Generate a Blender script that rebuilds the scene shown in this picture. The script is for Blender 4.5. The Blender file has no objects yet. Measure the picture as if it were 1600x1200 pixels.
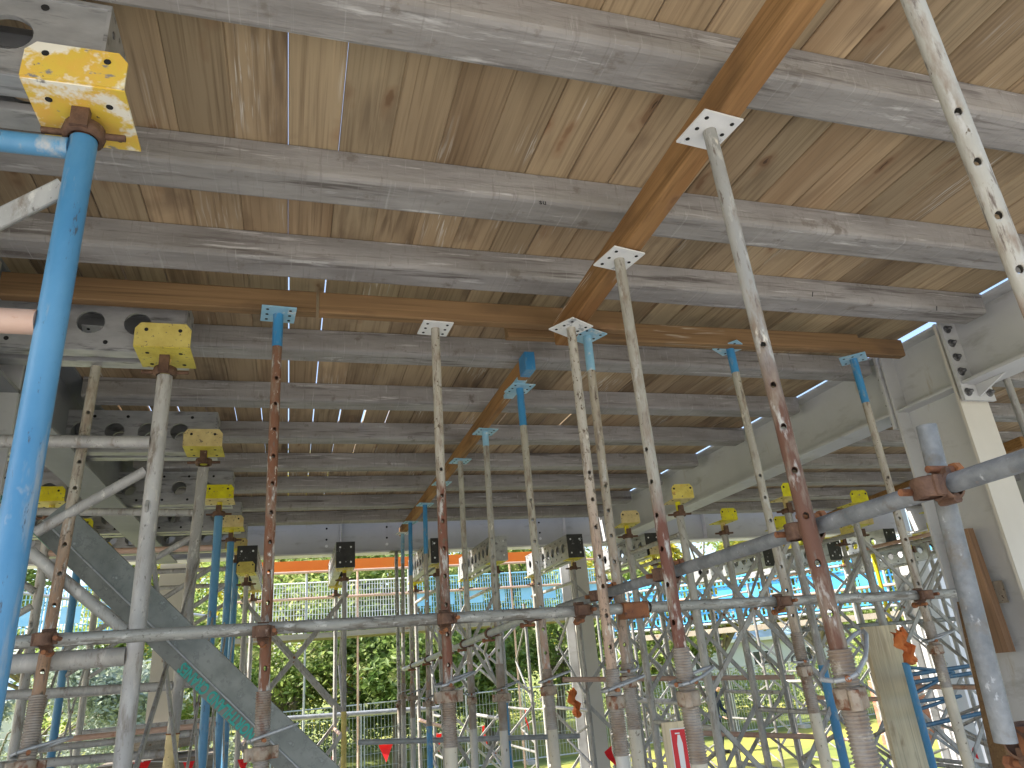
import bpy, math, random
from mathutils import Vector, Matrix, Euler
random.seed(7)
R = math.radians
SC = bpy.context.scene
COL = SC.collection
# ------------------------------------------------------------ camera
YAW, PITCH, ROLL, FPX = 0.316519, 0.374067, -0.0881099, 1105.84
def cam_axes():
    cy, sy = math.cos(YAW), math.sin(YAW); cp, sp = math.cos(PITCH), math.sin(PITCH)
    fwd = Vector((sy*cp, cy*cp, sp)); right = Vector((cy, -sy, 0)); up = right.cross(fwd)
    cr, sr = math.cos(ROLL), math.sin(ROLL)
    return right*cr + up*sr, up*cr - right*sr, fwd
CR, CU, CF = cam_axes()
cd = bpy.data.cameras.new('camera'); cam = bpy.data.objects.new('camera', cd); COL.objects.link(cam)
m = Matrix((CR, CU, -CF)).transposed().to_4x4(); cam.matrix_world = m
cd.sensor_width = 36; cd.lens = FPX/1600*36; cd.clip_start = 0.05; cd.clip_end = 2000
SC.camera = cam
# ------------------------------------------------------------ sky, sun, exposure
SUN_AZ, SUN_EL = R(-82), R(40)         # azimuth from +Y towards +X
w = bpy.data.worlds.new('World'); SC.world = w; w.use_nodes = True
nt = w.node_tree; bg = nt.nodes['Background']
sk = nt.nodes.new('ShaderNodeTexSky'); sk.sky_type = 'NISHITA'; sk.sun_disc = False
sk.sun_elevation = SUN_EL; sk.sun_rotation = SUN_AZ; sk.air_density = 1.0; sk.dust_density = 2.5; sk.ozone_density = 1.0
nt.links.new(sk.outputs[0], bg.inputs[0]); bg.inputs[1].default_value = 0.15
sl = bpy.data.lights.new('sun', 'SUN'); sl.energy = 4.5; sl.angle = R(0.5); sl.color = (1, .94, .84)
so = bpy.data.objects.new('sun', sl); COL.objects.link(so)
sd = Vector((math.sin(SUN_AZ)*math.cos(SUN_EL), math.cos(SUN_AZ)*math.cos(SUN_EL), math.sin(SUN_EL)))
so.rotation_euler = sd.to_track_quat('Z', 'Y').to_euler()
SC.view_settings.view_transform = 'Standard'; SC.view_settings.look = 'None'; SC.view_settings.gamma = 1
SC.view_settings.exposure = 1.45
SC.render.engine = 'CYCLES'
try: SC.cycles.max_bounces = 8; SC.cycles.diffuse_bounces = 5
except Exception: pass
# ------------------------------------------------------------ calibration helpers
def ray(px, py): return CR*((px-800)/FPX) - CU*((py-600)/FPX) + CF
def at(px, py, X=None, Y=None, z=None, d=None):
    r = ray(px, py)
    k = (X/r.x) if X is not None else (Y/r.y) if Y is not None else (z/r.z) if z is not None else d
    return r*k
# ------------------------------------------------------------ materials
def N(t, ty, **kw):
    n = t.nodes.new(ty)
    for k, v in kw.items():
        if k == 'inp':
            for a, b in v.items(): n.inputs[a].default_value = b
        else: setattr(n, k, v)
    return n
def M(name, c1, c2, sc=(6, 6, 6), detail=6, spots=(), rough=.7, metal=0, bump=.15, bsc=None, zs=None, rand=0, transl=0, lo=.35, hi=.65, spec=.5, rough2=None):
    m = bpy.data.materials.new(name); m.use_nodes = True; t = m.node_tree; L = t.links
    b = t.nodes['Principled BSDF']
    tc = N(t, 'ShaderNodeTexCoord'); oi = N(t, 'ShaderNodeObjectInfo')
    off = N(t, 'ShaderNodeVectorMath', operation='MULTIPLY_ADD')
    cmb = N(t, 'ShaderNodeCombineXYZ')
    for i in range(3): L.new(oi.outputs['Random'], cmb.inputs[i])
    off.inputs[1].default_value = (31, 57, 83); L.new(cmb.outputs[0], off.inputs[0]); L.new(tc.outputs['Object'], off.inputs[2])
    def noise(scale, det, rough_=.6):
        mp = N(t, 'ShaderNodeMapping'); mp.inputs['Scale'].default_value = scale; L.new(off.outputs[0], mp.inputs[0])
        n = N(t, 'ShaderNodeTexNoise', inp={'Scale': 1.0, 'Detail': det, 'Roughness': rough_}); L.new(mp.outputs[0], n.inputs['Vector']); return n.outputs[0]
    def mr(src, a, b_):
        n = N(t, 'ShaderNodeMapRange', inp={1: a, 2: b_}); L.new(src, n.inputs[0]); return n.outputs[0]
    def mix(f, a, b_):
        n = N(t, 'ShaderNodeMix', data_type='RGBA'); L.new(f, n.inputs[0])
        for s, i in ((a, 6), (b_, 7)):
            if isinstance(s, (tuple, list)): n.inputs[i].default_value = (*s[:3], 1)
            else: L.new(s, n.inputs[i])
        return n.outputs[2]
    col = mix(mr(noise(sc, detail), lo, hi), c1, c2)
    if rand:
        hs = N(t, 'ShaderNodeHueSaturation'); L.new(col, hs.inputs['Color'])
        rr = N(t, 'ShaderNodeMapRange', inp={3: 1-rand, 4: 1+rand*.7}); L.new(oi.outputs['Random'], rr.inputs[0]); L.new(rr.outputs[0], hs.inputs['Value'])
        mm = N(t, 'ShaderNodeMath', operation='FRACT'); m2 = N(t, 'ShaderNodeMath', operation='MULTIPLY'); m2.inputs[1].default_value = 7.31
        L.new(oi.outputs['Random'], m2.inputs[0]); L.new(m2.outputs[0], mm.inputs[0])
        r2 = N(t, 'ShaderNodeMapRange', inp={3: .48, 4: .525}); L.new(mm.outputs[0], r2.inputs[0]); L.new(r2.outputs[0], hs.inputs['Hue'])
        r3 = N(t, 'ShaderNodeMapRange', inp={3: .65, 4: 1.25}); L.new(mm.outputs[0], r3.inputs[0]); L.new(r3.outputs[0], hs.inputs['Saturation'])
        col = hs.outputs[0]
    if zs:   # colour change along the length of a tube: (z, width, colour, noise)
        sp = N(t, 'ShaderNodeSeparateXYZ'); L.new(tc.outputs['Object'], sp.inputs[0])
        ad = N(t, 'ShaderNodeMath', operation='MULTIPLY_ADD'); ad.inputs[1].default_value = zs[3] if len(zs) > 3 else .5
        L.new(noise((18, 18, 5), 5), ad.inputs[0]); L.new(sp.outputs[2], ad.inputs[2])
        h = (zs[3] if len(zs) > 3 else .5)*.5
        col = mix(mr(ad.outputs[0], zs[0]+h+zs[1], zs[0]+h-zs[1]), col, zs[2])
    for s in spots:
        col = mix(mr(noise(s[1], s[4] if len(s) > 4 else 5, .65), s[2], s[3]), col, s[0])
    L.new(col, b.inputs['Base Color'])
    b.inputs['Metallic'].default_value = metal
    b.inputs['Specular IOR Level'].default_value = spec
    if rough2 is None: b.inputs['Roughness'].default_value = rough
    else:
        rn = N(t, 'ShaderNodeMapRange', inp={1: .35, 2: .65, 3: rough, 4: rough2}); L.new(noise((20, 20, 20), 4), rn.inputs[0]); L.new(rn.outputs[0], b.inputs['Roughness'])
    if bump:
        bn = N(t, 'ShaderNodeBump', inp={'Strength': bump, 'Distance': .01}); L.new(noise(bsc or tuple(4*v for v in sc), 6), bn.inputs['Height']); L.new(bn.outputs[0], b.inputs['Normal'])
    if transl:
        tr = N(t, 'ShaderNodeBsdfTranslucent'); L.new(col, tr.inputs[0]); mx = N(t, 'ShaderNodeMixShader', inp={0: transl})
        out = t.nodes['Material Output']; L.new(b.outputs[0], mx.inputs[1]); L.new(tr.outputs[0], mx.inputs[2]); L.new(mx.outputs[0], out.inputs[0])
    return m
DK = (.05, .045, .04)
RUST = (.15, .06, .032); RUST2 = (.3, .12, .045); FLK = (.62, .58, .5)
mRib = M('precast_concrete', (.24, .228, .214), (.355, .342, .326), (2.5, 9, 9), 10,
         spots=[((.17, .155, .145), (2.2, 28, 40), .56, .68), ((.135, .12, .11), (1.1, 13, 20), .60, .68), ((.54, .53, .515), (2.6, 18, 40), .60, .70), ((.215, .2, .185), (70, 2, 9), .58, .74), ((.42, .41, .395), (75, 2, 8), .60, .76), ((.20, .18, .16), (12, 12, 12), .60, .70), ((.2, .18, .165), (30, 30, 30), .68, .76)], rough=.85, bump=.4, bsc=(8, 60, 60))
def wood(name, ca, cb, cc, axis, rand=.22, knots=True, dirt=(.16, .12, .08)):
    """timber with grain running along one axis, growth bands and knots"""
    m = bpy.data.materials.new(name); m.use_nodes = True; t = m.node_tree; L = t.links; b = t.nodes['Principled BSDF']
    tc = N(t, 'ShaderNodeTexCoord'); oi = N(t, 'ShaderNodeObjectInfo'); cmb = N(t, 'ShaderNodeCombineXYZ')
    for i in range(3): L.new(oi.outputs['Random'], cmb.inputs[i])
    off = N(t, 'ShaderNodeVectorMath', operation='MULTIPLY_ADD'); off.inputs[1].default_value = (17, 43, 71); L.new(cmb.outputs[0], off.inputs[0]); L.new(tc.outputs['Object'], off.inputs[2])
    def mp(sc):
        n = N(t, 'ShaderNodeMapping'); s = [sc[1]]*3; s[axis] = sc[0]; n.inputs['Scale'].default_value = s; L.new(off.outputs[0], n.inputs[0]); return n.outputs[0]
    def noise(sc, d, dist=0):
        n = N(t, 'ShaderNodeTexNoise', inp={'Scale': 1., 'Detail': d, 'Distortion': dist}); L.new(mp(sc), n.inputs['Vector']); return n.outputs[0]
    def mr(s, a, b_, c=0, d=1):
        n = N(t, 'ShaderNodeMapRange', inp={1: a, 2: b_, 3: c, 4: d}); L.new(s, n.inputs[0]); return n.outputs[0]
    def mix(f, a, b_):
        n = N(t, 'ShaderNodeMix', data_type='RGBA'); L.new(f, n.inputs[0])
        for s, i in ((a, 6), (b_, 7)):
            if isinstance(s, tuple): n.inputs[i].default_value = (*s, 1)
            else: L.new(s, n.inputs[i])
        return n.outputs[2]
    base = mix(mr(noise((.9, 6), 3), .35, .65), ca, cb)
    m2 = N(t, 'ShaderNodeMath', operation='MULTIPLY'); m2.inputs[1].default_value = 5.77; fr = N(t, 'ShaderNodeMath', operation='FRACT'); L.new(oi.outputs['Random'], m2.inputs[0]); L.new(m2.outputs[0], fr.inputs[0])
    base = mix(mr(fr.outputs[0], 0, 1, 0, .8), base, cc)
    grain = noise((1.6, 90), 4, .3)
    base = mix(mr(grain, .5, .72, 0, .6), base, tuple(v*.5 for v in ca)); base = mix(mr(noise((1.1, 60), 3), .58, .72, 0, .3), base, tuple(min(.8, v*1.35) for v in cb))
    bands = noise((.7, 22), 2, 1.2)
    base = mix(mr(bands, .56, .6, 0, .28), base, tuple(v*.62 for v in cb))
    base = mix(mr(noise((2.5, 5), 6), .58, .72, 0, .55), base, dirt)
    if knots:
        vn = N(t, 'ShaderNodeTexVoronoi', inp={'Scale': 1.}); nn = N(t, 'ShaderNodeVectorMath', operation='MULTIPLY_ADD')
        dn = N(t, 'ShaderNodeTexNoise', inp={'Scale': 9., 'Detail': 2}); L.new(off.outputs[0], dn.inputs['Vector']); nn.inputs[1].default_value = (.5, .5, .5); L.new(dn.outputs[1], nn.inputs[0]); L.new(mp((2.3, 7.5)), nn.inputs[2]); L.new(nn.outputs[0], vn.inputs['Vector'])
        base = mix(mr(vn.outputs[0], .24, .12, 0, .45), base, (.26, .15, .08)); base = mix(mr(vn.outputs[0], .12, .08, 0, .6), base, (.17, .09, .045))
        base = mix(mr(vn.outputs[0], .035, .02, 0, .75), base, (.05, .03, .02))
    if knots:
        mk_ = N(t, 'ShaderNodeMath', operation='MULTIPLY'); L.new(mr(noise((1.3, 3.1), 3), .58, .68), mk_.inputs[0]); L.new(mr(noise((4, 110), 5, .8), .56, .64), mk_.inputs[1]); base = mix(mk_.outputs[0], base, (.62, .58, .5))
        mk2 = N(t, 'ShaderNodeMath', operation='MULTIPLY'); L.new(mr(noise((.9, 2.3), 4), .52, .68, 0, .75), mk2.inputs[0]); L.new(mr(noise((3, 30), 5, .6), .4, .62), mk2.inputs[1]); base = mix(mk2.outputs[0], base, dirt)
    hs = N(t, 'ShaderNodeHueSaturation'); L.new(base, hs.inputs['Color']); L.new(mr(oi.outputs['Random'], 0, 1, 1-rand, 1+rand*.8), hs.inputs['Value'])
    L.new(hs.outputs[0], b.inputs['Base Color']); b.inputs['Roughness'].default_value = .8; b.inputs['Specular IOR Level'].default_value = .25
    bn = N(t, 'ShaderNodeBump', inp={'Strength': .3, 'Distance': .004}); L.new(grain, bn.inputs['Height']); L.new(bn.outputs[0], b.inputs['Normal'])
    return m
mBoard = wood('pine_deck_board', (.29, .195, .11), (.45, .33, .20), (.385, .305, .19), 1, .28, dirt=(.12, .08, .05))
mBearA = wood('orange_stained_bearer', (.24, .115, .042), (.38, .215, .09), (.30, .16, .06), 1, .08, dirt=(.09, .05, .025))
mBearB = wood('brown_bearer', (.15, .088, .042), (.27, .165, .08), (.20, .12, .058), 0, .2, dirt=(.07, .045, .03))
mPly = wood('pale_plywood', (.66, .56, .38), (.74, .65, .46), (.68, .58, .40), 2, .05, dirt=(.42, .33, .22))
mRedWood = wood('reddish_timber', (.26, .15, .09), (.33, .2, .12), (.28, .17, .1), 2, .1)
mGreyWood = wood('weathered_timber', (.25, .22, .18), (.33, .29, .24), (.28, .25, .2), 0, .2)
mPrimer = M('primer_grey_steel', (.47, .475, .48), (.54, .545, .55), (2, 2, 2), 5, spots=[((.36, .355, .345), (3, 3, 9), .56, .72), ((.42, .38, .32), (9, 9, 2), .64, .72)], rough=.6, bump=.04, rough2=.75)
mCream = M('cream_flange_paint', (.56, .53, .47), (.62, .59, .53), (2, 2, 2), 5, rough=.6, bump=.04)
mBolt = M('dark_bolt_steel', (.10, .10, .105), (.2, .2, .205), (40, 40, 40), 3, rough=.4, metal=.6)
mGalv = M('galvanised_tube', (.30, .32, .33), (.42, .44, .45), (14, 14, 14), 8, spots=[((.2, .21, .215), (30, 30, 9), .6, .75), ((.55, .56, .56), (50, 50, 50), .68, .76)], rough=.42, rough2=.65, metal=.45, bump=.12)
mGalvN = M('blueish_galvanised_tube', (.125, .138, .15), (.245, .26, .27), (16, 16, 16), 8, spots=[((.42, .44, .46), (40, 40, 24), .62, .70), ((.15, .14, .125), (18, 18, 18), .56, .70), ((.30, .17, .1), (26, 26, 26), .70, .76)], rough=.5, rough2=.7, metal=.12, bump=.3)
mAlu = M('dull_frame_tube', (.31, .305, .288), (.45, .442, .42), (8, 8, 3), 7, spots=[((.20, .17, .14), (24, 24, 5), .54, .68), ((.50, .485, .45), (44, 44, 16), .56, .66), ((.12, .11, .10), (100, 100, 40), .62, .72)], rough=.5, rough2=.7, metal=.2, bump=.15, rand=.14)
mLedger = M('greenish_grey_tube', (.27, .275, .25), (.37, .37, .34), (4, 14, 14), 7, spots=[((.15, .135, .11), (6, 30, 30), .50, .64), ((.50, .50, .47), (18, 50, 50), .56, .66), ((.10, .09, .08), (80, 80, 80), .60, .68)], rough=.5, rough2=.7, metal=.3, bump=.15)
mPunch = M('punched_sheet_steel', (.33, .335, .34), (.48, .485, .49), (5, 14, 14), 8, spots=[((.15, .15, .15), (5, 30, 30), .55, .68), ((.48, .48, .47), (14, 30, 30), .66, .76)], rough=.38, rough2=.55, metal=.55, bump=.06)
mRust = M('brown_rust', RUST, RUST2, (12, 12, 9), 8, spots=[((.08, .035, .025), (30, 30, 30), .6, .72)], rough=.85, bump=.4)
mClamp = M('rusty_clamp', (.085, .045, .03), (.17, .095, .06), (30, 30, 30), 6, spots=[((.33, .25, .2), (50, 50, 50), .64, .75)], rough=.7, metal=.25, bump=.4)
mYel = M('yellow_paint', (.52, .40, .03), (.66, .55, .07), (16, 16, 16), 6, spots=[((.16, .13, .09), (60, 60, 60), .62, .66), ((.25, .2, .1), (18, 18, 18), .64, .68), ((.6, .3, .05), (9, 9, 9), .62, .75)], rough=.5, bump=.15, rand=.12)
mYelW = M('worn_yellow_paint', (.66, .52, .06), (.74, .44, .08), (9, 9, 9), 5, spots=[((.80, .77, .66), (7, 7, 7), .50, .56), ((.24, .23, .22), (16, 16, 34), .62, .66), ((.12, .1, .08), (60, 60, 60), .68, .72)], rough=.5, bump=.2)
mBlue = M('blue_paint', (.03, .19, .40), (.05, .25, .48), (4, 4, 4), 5, spots=[((.2, .28, .34), (30, 30, 12), .56, .68), ((.42, .43, .43), (9, 9, 4), .63, .7), ((.2, .2, .2), (60, 60, 60), .72, .76)], rough=.42, bump=.1)
mBlueB = M('blue_paint_worn_side', (.05, .20, .38), (.10, .28, .47), (6, 6, 3), 6, spots=[((.27, .33, .38), (22, 22, 4), .58, .72), ((.06, .085, .12), (70, 70, 18), .63, .70), ((.40, .42, .43), (9, 9, 5), .62, .72), ((.2, .2, .2), (60, 60, 60), .7, .75)], rough=.42, bump=.1)
mPaleBlue = M('pale_blue_paint', (.2, .42, .58), (.32, .52, .64), (12, 12, 12), 5, spots=[((.6, .62, .62), (20, 20, 20), .58, .66)], rough=.5, bump=.1)
mWhiteP = M('white_plate_paint', (.68, .69, .69), (.76, .77, .77), (10, 10, 10), 4, spots=[((.36, .38, .4), (14, 14, 14), .6, .64), ((.2, .12, .07), (45, 45, 45), .7, .74)], rough=.45, bump=.1)
mTeal = M('teal_stencil_paint', (.02, .30, .26), (.04, .36, .31), (40, 40, 40), 4, rough=.6, bump=0)
mChan = M('dark_green_grey_channel', (.13, .145, .135), (.22, .235, .22), (9, 9, 9), 8, spots=[((.09, .1, .095), (30, 30, 30), .55, .66), ((.3, .32, .31), (30, 30, 30), .6, .72)], rough=.5, metal=.35, bump=.1)
mGreen = M('green_tarp', (.01, .16, .12), (.015, .2, .15), (8, 8, 8), 4, rough=.7)
mBlack = M('black_cap_paint', (.012, .012, .013), (.03, .03, .03), (14, 14, 14), 4, spots=[((.45, .46, .47), (20, 20, 20), .64, .68)], rough=.5, bump=.1)
mHole = M('dark_bolt_hole', (.01, .01, .01), (.015, .015, .015), rough=.9, bump=0)
mOrange = M('orange_painted_beam', (1.0, .20, .01), (1.0, .24, .015), (2, 2, 2), 4, rough=.5, bump=.02)
mPink = M('faded_orange_tube', (.5, .3, .22), (.58, .42, .34), (3, 9, 9), 6, spots=[((.4, .16, .06), (12, 12, 12), .6, .72)], rough=.6, metal=.1)
mWhiteMesh = M('white_mesh_steel', (.80, .81, .82), (.86, .87, .88), (4, 4, 4), 3, rough=.5, bump=0)
mBlueMesh = M('sky_blue_mesh', (.05, .36, .78), (.09, .44, .84), (4, 4, 4), 3, rough=.5, bump=0)
mLtBlueMesh = M('pale_blue_mesh', (.25, .58, .88), (.35, .66, .92), (4, 4, 4), 3, rough=.5, bump=0)
mFence = M('galvanised_fence_wire', (.42, .44, .46), (.52, .54, .56), (4, 4, 4), 3, rough=.45, metal=.3, bump=0)
mRed = M('red_fabric', (.78, .02, .03), (.85, .04, .04), (6, 6, 6), 3, rough=.8, bump=.1, transl=.35)
mRedSign = M('red_sign', (.6, .01, .02), (.66, .02, .03), (6, 6, 6), 3, rough=.5, bump=0)
mWhite = M('white_sign', (.78, .78, .78), (.82, .82, .82), (6, 6, 6), 3, rough=.5, bump=0)
mOrgRag = M('orange_cloth', (.65, .16, .04), (.8, .27, .08), (14, 14, 14), 5, rough=.85, bump=.5)
mGrass = M('sunlit_lawn', (.12, .17, .035), (.25, .28, .06), (.16, .16, .16), 7, spots=[((.42, .38, .07), (.11, .11, .11), .5, .62), ((.08, .12, .025), (2.5, 2.5, 2.5), .55, .75)], rough=.95, bump=.5, bsc=(12, 12, 12))
mSlab = M('concrete_slab', (.40, .38, .35), (.50, .48, .445), (.8, .8, .8), 8, spots=[((.28, .27, .25), (2.2, 2.2, 2.2), .58, .75), ((.56, .55, .53), (9, 9, 9), .66, .75)], rough=.9, bump=.2)
mLeafG = M('green_leaves', (.18, .30, .07), (.46, .54, .18), (1.4, 1.4, 1.4), 4, spots=[((.68, .64, .32), (2.3, 2.3, 2.3), .54, .64), ((.06, .11, .03), (1.1, 1.1, 1.1), .56, .66)], rough=.55, bump=0, transl=.5)  # pale spots are highlights put into the leaf colour
mLeafD = M('dark_green_leaves', (.11, .20, .05), (.34, .43, .13), (1.4, 1.4, 1.4), 4, spots=[((.60, .60, .30), (2.1, 2.1, 2.1), .56, .66)], rough=.55, bump=0, transl=.45)
mLeafY = M('yellow_green_leaves', (.36, .38, .06), (.65, .55, .08), (1.4, 1.4, 1.4), 4, rough=.55, bump=0, transl=.5)
mLeafW = M('pale_grey_leaves', (.30, .36, .28), (.46, .52, .44), (1.4, 1.4, 1.4), 4, rough=.6, bump=0, transl=.3)
mBark = M('grey_bark', (.17, .14, .11), (.28, .25, .2), (6, 6, 2), 6, rough=.9, bump=.5)
mWall = M('white_house_wall', (.62, .62, .58), (.68, .68, .64), (1, 1, 1), 3, rough=.8, bump=0)
mRoof = M('blue_grey_roof', (.26, .38, .52), (.3, .43, .57), (30, .3, .3), 3, rough=.5, bump=.1)
mGlass = M('dark_window_glass', (.03, .04, .05), (.05, .06, .07), rough=.1, bump=0)
mNavy = M('navy_cloth', (.012, .02, .05), (.02, .03, .065), (12, 12, 12), 4, rough=.9, bump=.2)
mSkin = M('skin', (.5, .3, .2), (.55, .34, .24), (8, 8, 8), 3, rough=.6, bump=0)
mHair = M('dark_hair', (.02, .015, .01), (.035, .025, .018), (30, 30, 30), 3, rough=.8)
mBrick = M('red_brick_wall', (.3, .12, .08), (.42, .2, .13), (6, 6, 18), 2, spots=[((.5, .46, .42), (3, 3, 30), .6, .64)], rough=.9, bump=.3)
def propmat(name, top, low, zsplit, flk=.6, w_=.08, speck=(.12, .09, .06)):
    return M(name, top, tuple(v*.8 for v in top), (9, 9, 4), 7, zs=(zsplit, w_, low, .35), spots=[((.24, .19, .145), (26, 26, 7), .50, .66), ((.44, .43, .40), (30, 30, 9), .57, .66), ((.14, .11, .09), (80, 80, 14), .57, .68), (speck, (55, 55, 40), flk, flk+.04), (FLK, (16, 16, 6), .64, .68)], rough=.7, bump=.3, metal=.1)
# ------------------------------------------------------------ mesh building
class MB:
    def __init__(s): s.v = []; s.f = []; s.sm = []; s.mk = []
    def mark(s): s.mk.append(len(s.f)); return s
    def add(s, vs, fs, sm=False, mat=None):
        b = len(s.v)
        s.v += [tuple(mat @ Vector(v)) if mat else tuple(v) for v in vs]
        s.f += [tuple(b+i for i in f) for f in fs]; s.sm += [sm]*len(fs); return s
    def box(s, x0, x1, y0, y1, z0, z1, mat=None, ch=0):
        if ch:
            c = ch; vs = []; P = []
            # chamfered along the longest axis: octagonal section
            d = (x1-x0, y1-y0, z1-z0); a = d.index(max(d)); o = [(x0, x1), (y0, y1), (z0, z1)]
            (p0, p1), (q0, q1) = [o[i] for i in range(3) if i != a]
            pts = [(p0+c, q0), (p1-c, q0), (p1, q0+c), (p1, q1-c), (p1-c, q1), (p0+c, q1), (p0, q1-c), (p0, q0+c)]
            for e in o[a]:
                for p, q in pts:
                    l = [p, q]; l.insert(a, e); vs.append(l)
            fs = [(i, (i+1) % 8, 8+(i+1) % 8, 8+i) for i in range(8)] + [tuple(range(7, -1, -1)), tuple(range(8, 16))]
            return s.add(vs, fs, False, mat)
        vs = [(x, y, z) for x in (x0, x1) for y in (y0, y1) for z in (z0, z1)]
        return s.add(vs, [(0, 1, 3, 2), (4, 6, 7, 5), (0, 4, 5, 1), (2, 3, 7, 6), (0, 2, 6, 4), (1, 5, 7, 3)], False, mat)
    def bar(s, p0, p1, w_, h, up=(0, 0, 1), ch=0):
        p0 = Vector(p0); p1 = Vector(p1); d = p1-p0; L = d.length; d.normalize(); u = Vector(up)
        if abs(u.dot(d)) > .99: u = Vector((0, 1, 0))
        sx = d.cross(u).normalized(); u = sx.cross(d)
        mt = Matrix((sx, d, u)).transposed().to_4x4(); mt.translation = p0
        return s.box(-w_/2, w_/2, 0, L, -h/2, h/2, mt, ch)
    def tube(s, p0, p1, r, seg=12, r1=None, caps=True, hollow=0):
        p0 = Vector(p0); p1 = Vector(p1); r1 = r if r1 is None else r1; d = (p1-p0); L = d.length
        q = d.to_track_quat('Z', 'Y').to_matrix().to_4x4(); q.translation = p0
        vs = [(rr*math.cos(2*math.pi*i/seg), rr*math.sin(2*math.pi*i/seg), z) for z, rr in ((0, r), (L, r1)) for i in range(seg)]
        s.add(vs, [(i, (i+1) % seg, seg+(i+1) % seg, seg+i) for i in range(seg)], True, q)
        if hollow:
            ri = r-hollow; vs = [(rr*math.cos(2*math.pi*i/seg), rr*math.sin(2*math.pi*i/seg), z) for z, rr in ((0, r), (0, ri), (L, ri), (L, r)) for i in range(seg)]
            fs = [(k*seg+i, (k+1)*seg+i, (k+1)*seg+(i+1) % seg, k*seg+(i+1) % seg) for k in range(3) for i in range(seg)]
            s.add(vs, fs, False, q)
        elif caps:
            s.add(vs, [tuple(range(seg-1, -1, -1)), tuple(range(seg, 2*seg))], False, q)
        return s
    def lathe(s, prof, seg=20, mat=None, sm=True):
        vs = [(r*math.cos(2*math.pi*i/seg), r*math.sin(2*math.pi*i/seg), z) for z, r in prof for i in range(seg)]
        fs = [(k*seg+i, k*seg+(i+1) % seg, (k+1)*seg+(i+1) % seg, (k+1)*seg+i) for k in range(len(prof)-1) for i in range(seg)]
        return s.add(vs, fs, sm, mat)
    def path(s, pts, r, seg=8):
        for a, b in zip(pts, pts[1:]): s.tube(a, b, r, seg)
        return s
    def prism(s, poly, a0, a1, axis, sm=False):
        n = len(poly); vs = []
        for e in (a0, a1):
            for p, q in poly:
                l = [p, q]; l.insert(axis, e); vs.append(l)
        s.add(vs, [(i, (i+1) % n, n+(i+1) % n, n+i) for i in range(n)], sm)
        return s.add(vs, [tuple(range(n-1, -1, -1)), tuple(range(n, 2*n))], False)
    def holetube(s, r, z0, z1, holes, ang=0, hw=.0082, seg=24):
        zs = [z0]; hs = []
        for h in sorted(holes):
            if h-.02 > zs[-1] and h+.02 < z1: zs += [h-.014, h+.014]; hs.append(len(zs)-2)
        zs.append(z1)
        base = [(r*math.cos(2*math.pi*i/seg+ang), r*math.sin(2*math.pi*i/seg+ang), z) for z in zs for i in range(seg)]
        fs = []; extra = []
        for k in range(len(zs)-1):
            for i in range(seg):
                if k in hs and (i in (seg-2, seg-1, 0, 1) or i in (seg//2-2, seg//2-1, seg//2, seg//2+1)): continue
                fs.append((k*seg+i, k*seg+(i+1) % seg, (k+1)*seg+(i+1) % seg, (k+1)*seg+i))
            if k in hs:
                zc = (zs[k]+zs[k+1])/2
                for c in (0, seg//2):
                    loop = [(k, (c+j) % seg) for j in (-2, -1, 0, 1, 2)] + [(k+1, (c+j) % seg) for j in (2, 1, 0, -1, -2)]
                    n0 = len(base)+len(extra); n = len(loop)
                    for rr in (r, r-.0045):
                        for j in range(n):
                            th = math.radians(-162+36*j); a = c*2*math.pi/seg + ang + hw*math.cos(th)/r
                            extra.append((rr*math.cos(a), rr*math.sin(a), zc+hw*math.sin(th)))
                    for q in range(n): fs.append((n0+q, n0+(q+1) % n, n0+n+(q+1) % n, n0+n+q))
                    for q in range(n):
                        a = loop[q][0]*seg+loop[q][1]; b_ = loop[(q+1) % n][0]*seg+loop[(q+1) % n][1]
                        fs.append((a, b_, n0+(q+1) % n, n0+q))
        return s.add(base+extra, fs, True)
    def build(s, name, mat, parent=None, loc=None, mats2=None):
        me = bpy.data.meshes.new(name); me.from_pydata(s.v, [], s.f); me.materials.append(mat)
        if s.mk:
            for m2 in (mats2 or []): me.materials.append(m2)
            me.polygons.foreach_set('material_index', [sum(1 for k in s.mk if i >= k) for i in range(len(s.f))])
        me.polygons.foreach_set('use_smooth', s.sm); me.update()
        o = bpy.data.objects.new(name, me); COL.objects.link(o)
        if parent: o.parent = parent
        if loc is not None: o.location = loc
        return o
def tag(o, label=None, cat=None, group=None, kind=None):
    if label: o['label'] = label
    if cat: o['category'] = cat
    if group: o['group'] = group
    if kind: o['kind'] = kind
    return o
def thing(name, loc, label, cat, group=None, rot=None):
    o = bpy.data.objects.new(name, None); o.empty_display_size = .1; COL.objects.link(o); o.location = loc
    if rot is not None: o.rotation_euler = rot
    return tag(o, label, cat, group)
KIDS = {}
def copy_thing(o, loc, label, rot=None):
    c = o.copy(); COL.objects.link(c); c.location = loc; c['label'] = label
    if rot is not None: c.rotation_euler = rot
    def rec(src, dst):
        for ch in list(src.children):
            k = ch.copy(); COL.objects.link(k); k.parent = dst; rec(ch, k)
    rec(o, c); return c
ORD = ['first', 'second', 'third', 'fourth', 'fifth', 'sixth', 'seventh', 'eighth', 'ninth', 'tenth', 'eleventh', 'twelfth', 'thirteenth', 'fourteenth']
H, ZB = 1.6, 1.488          # underside of deck boards, underside of ribs, above the camera
FLOOR, LAWN = -1.9, -2.8
exec_parts = []
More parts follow.
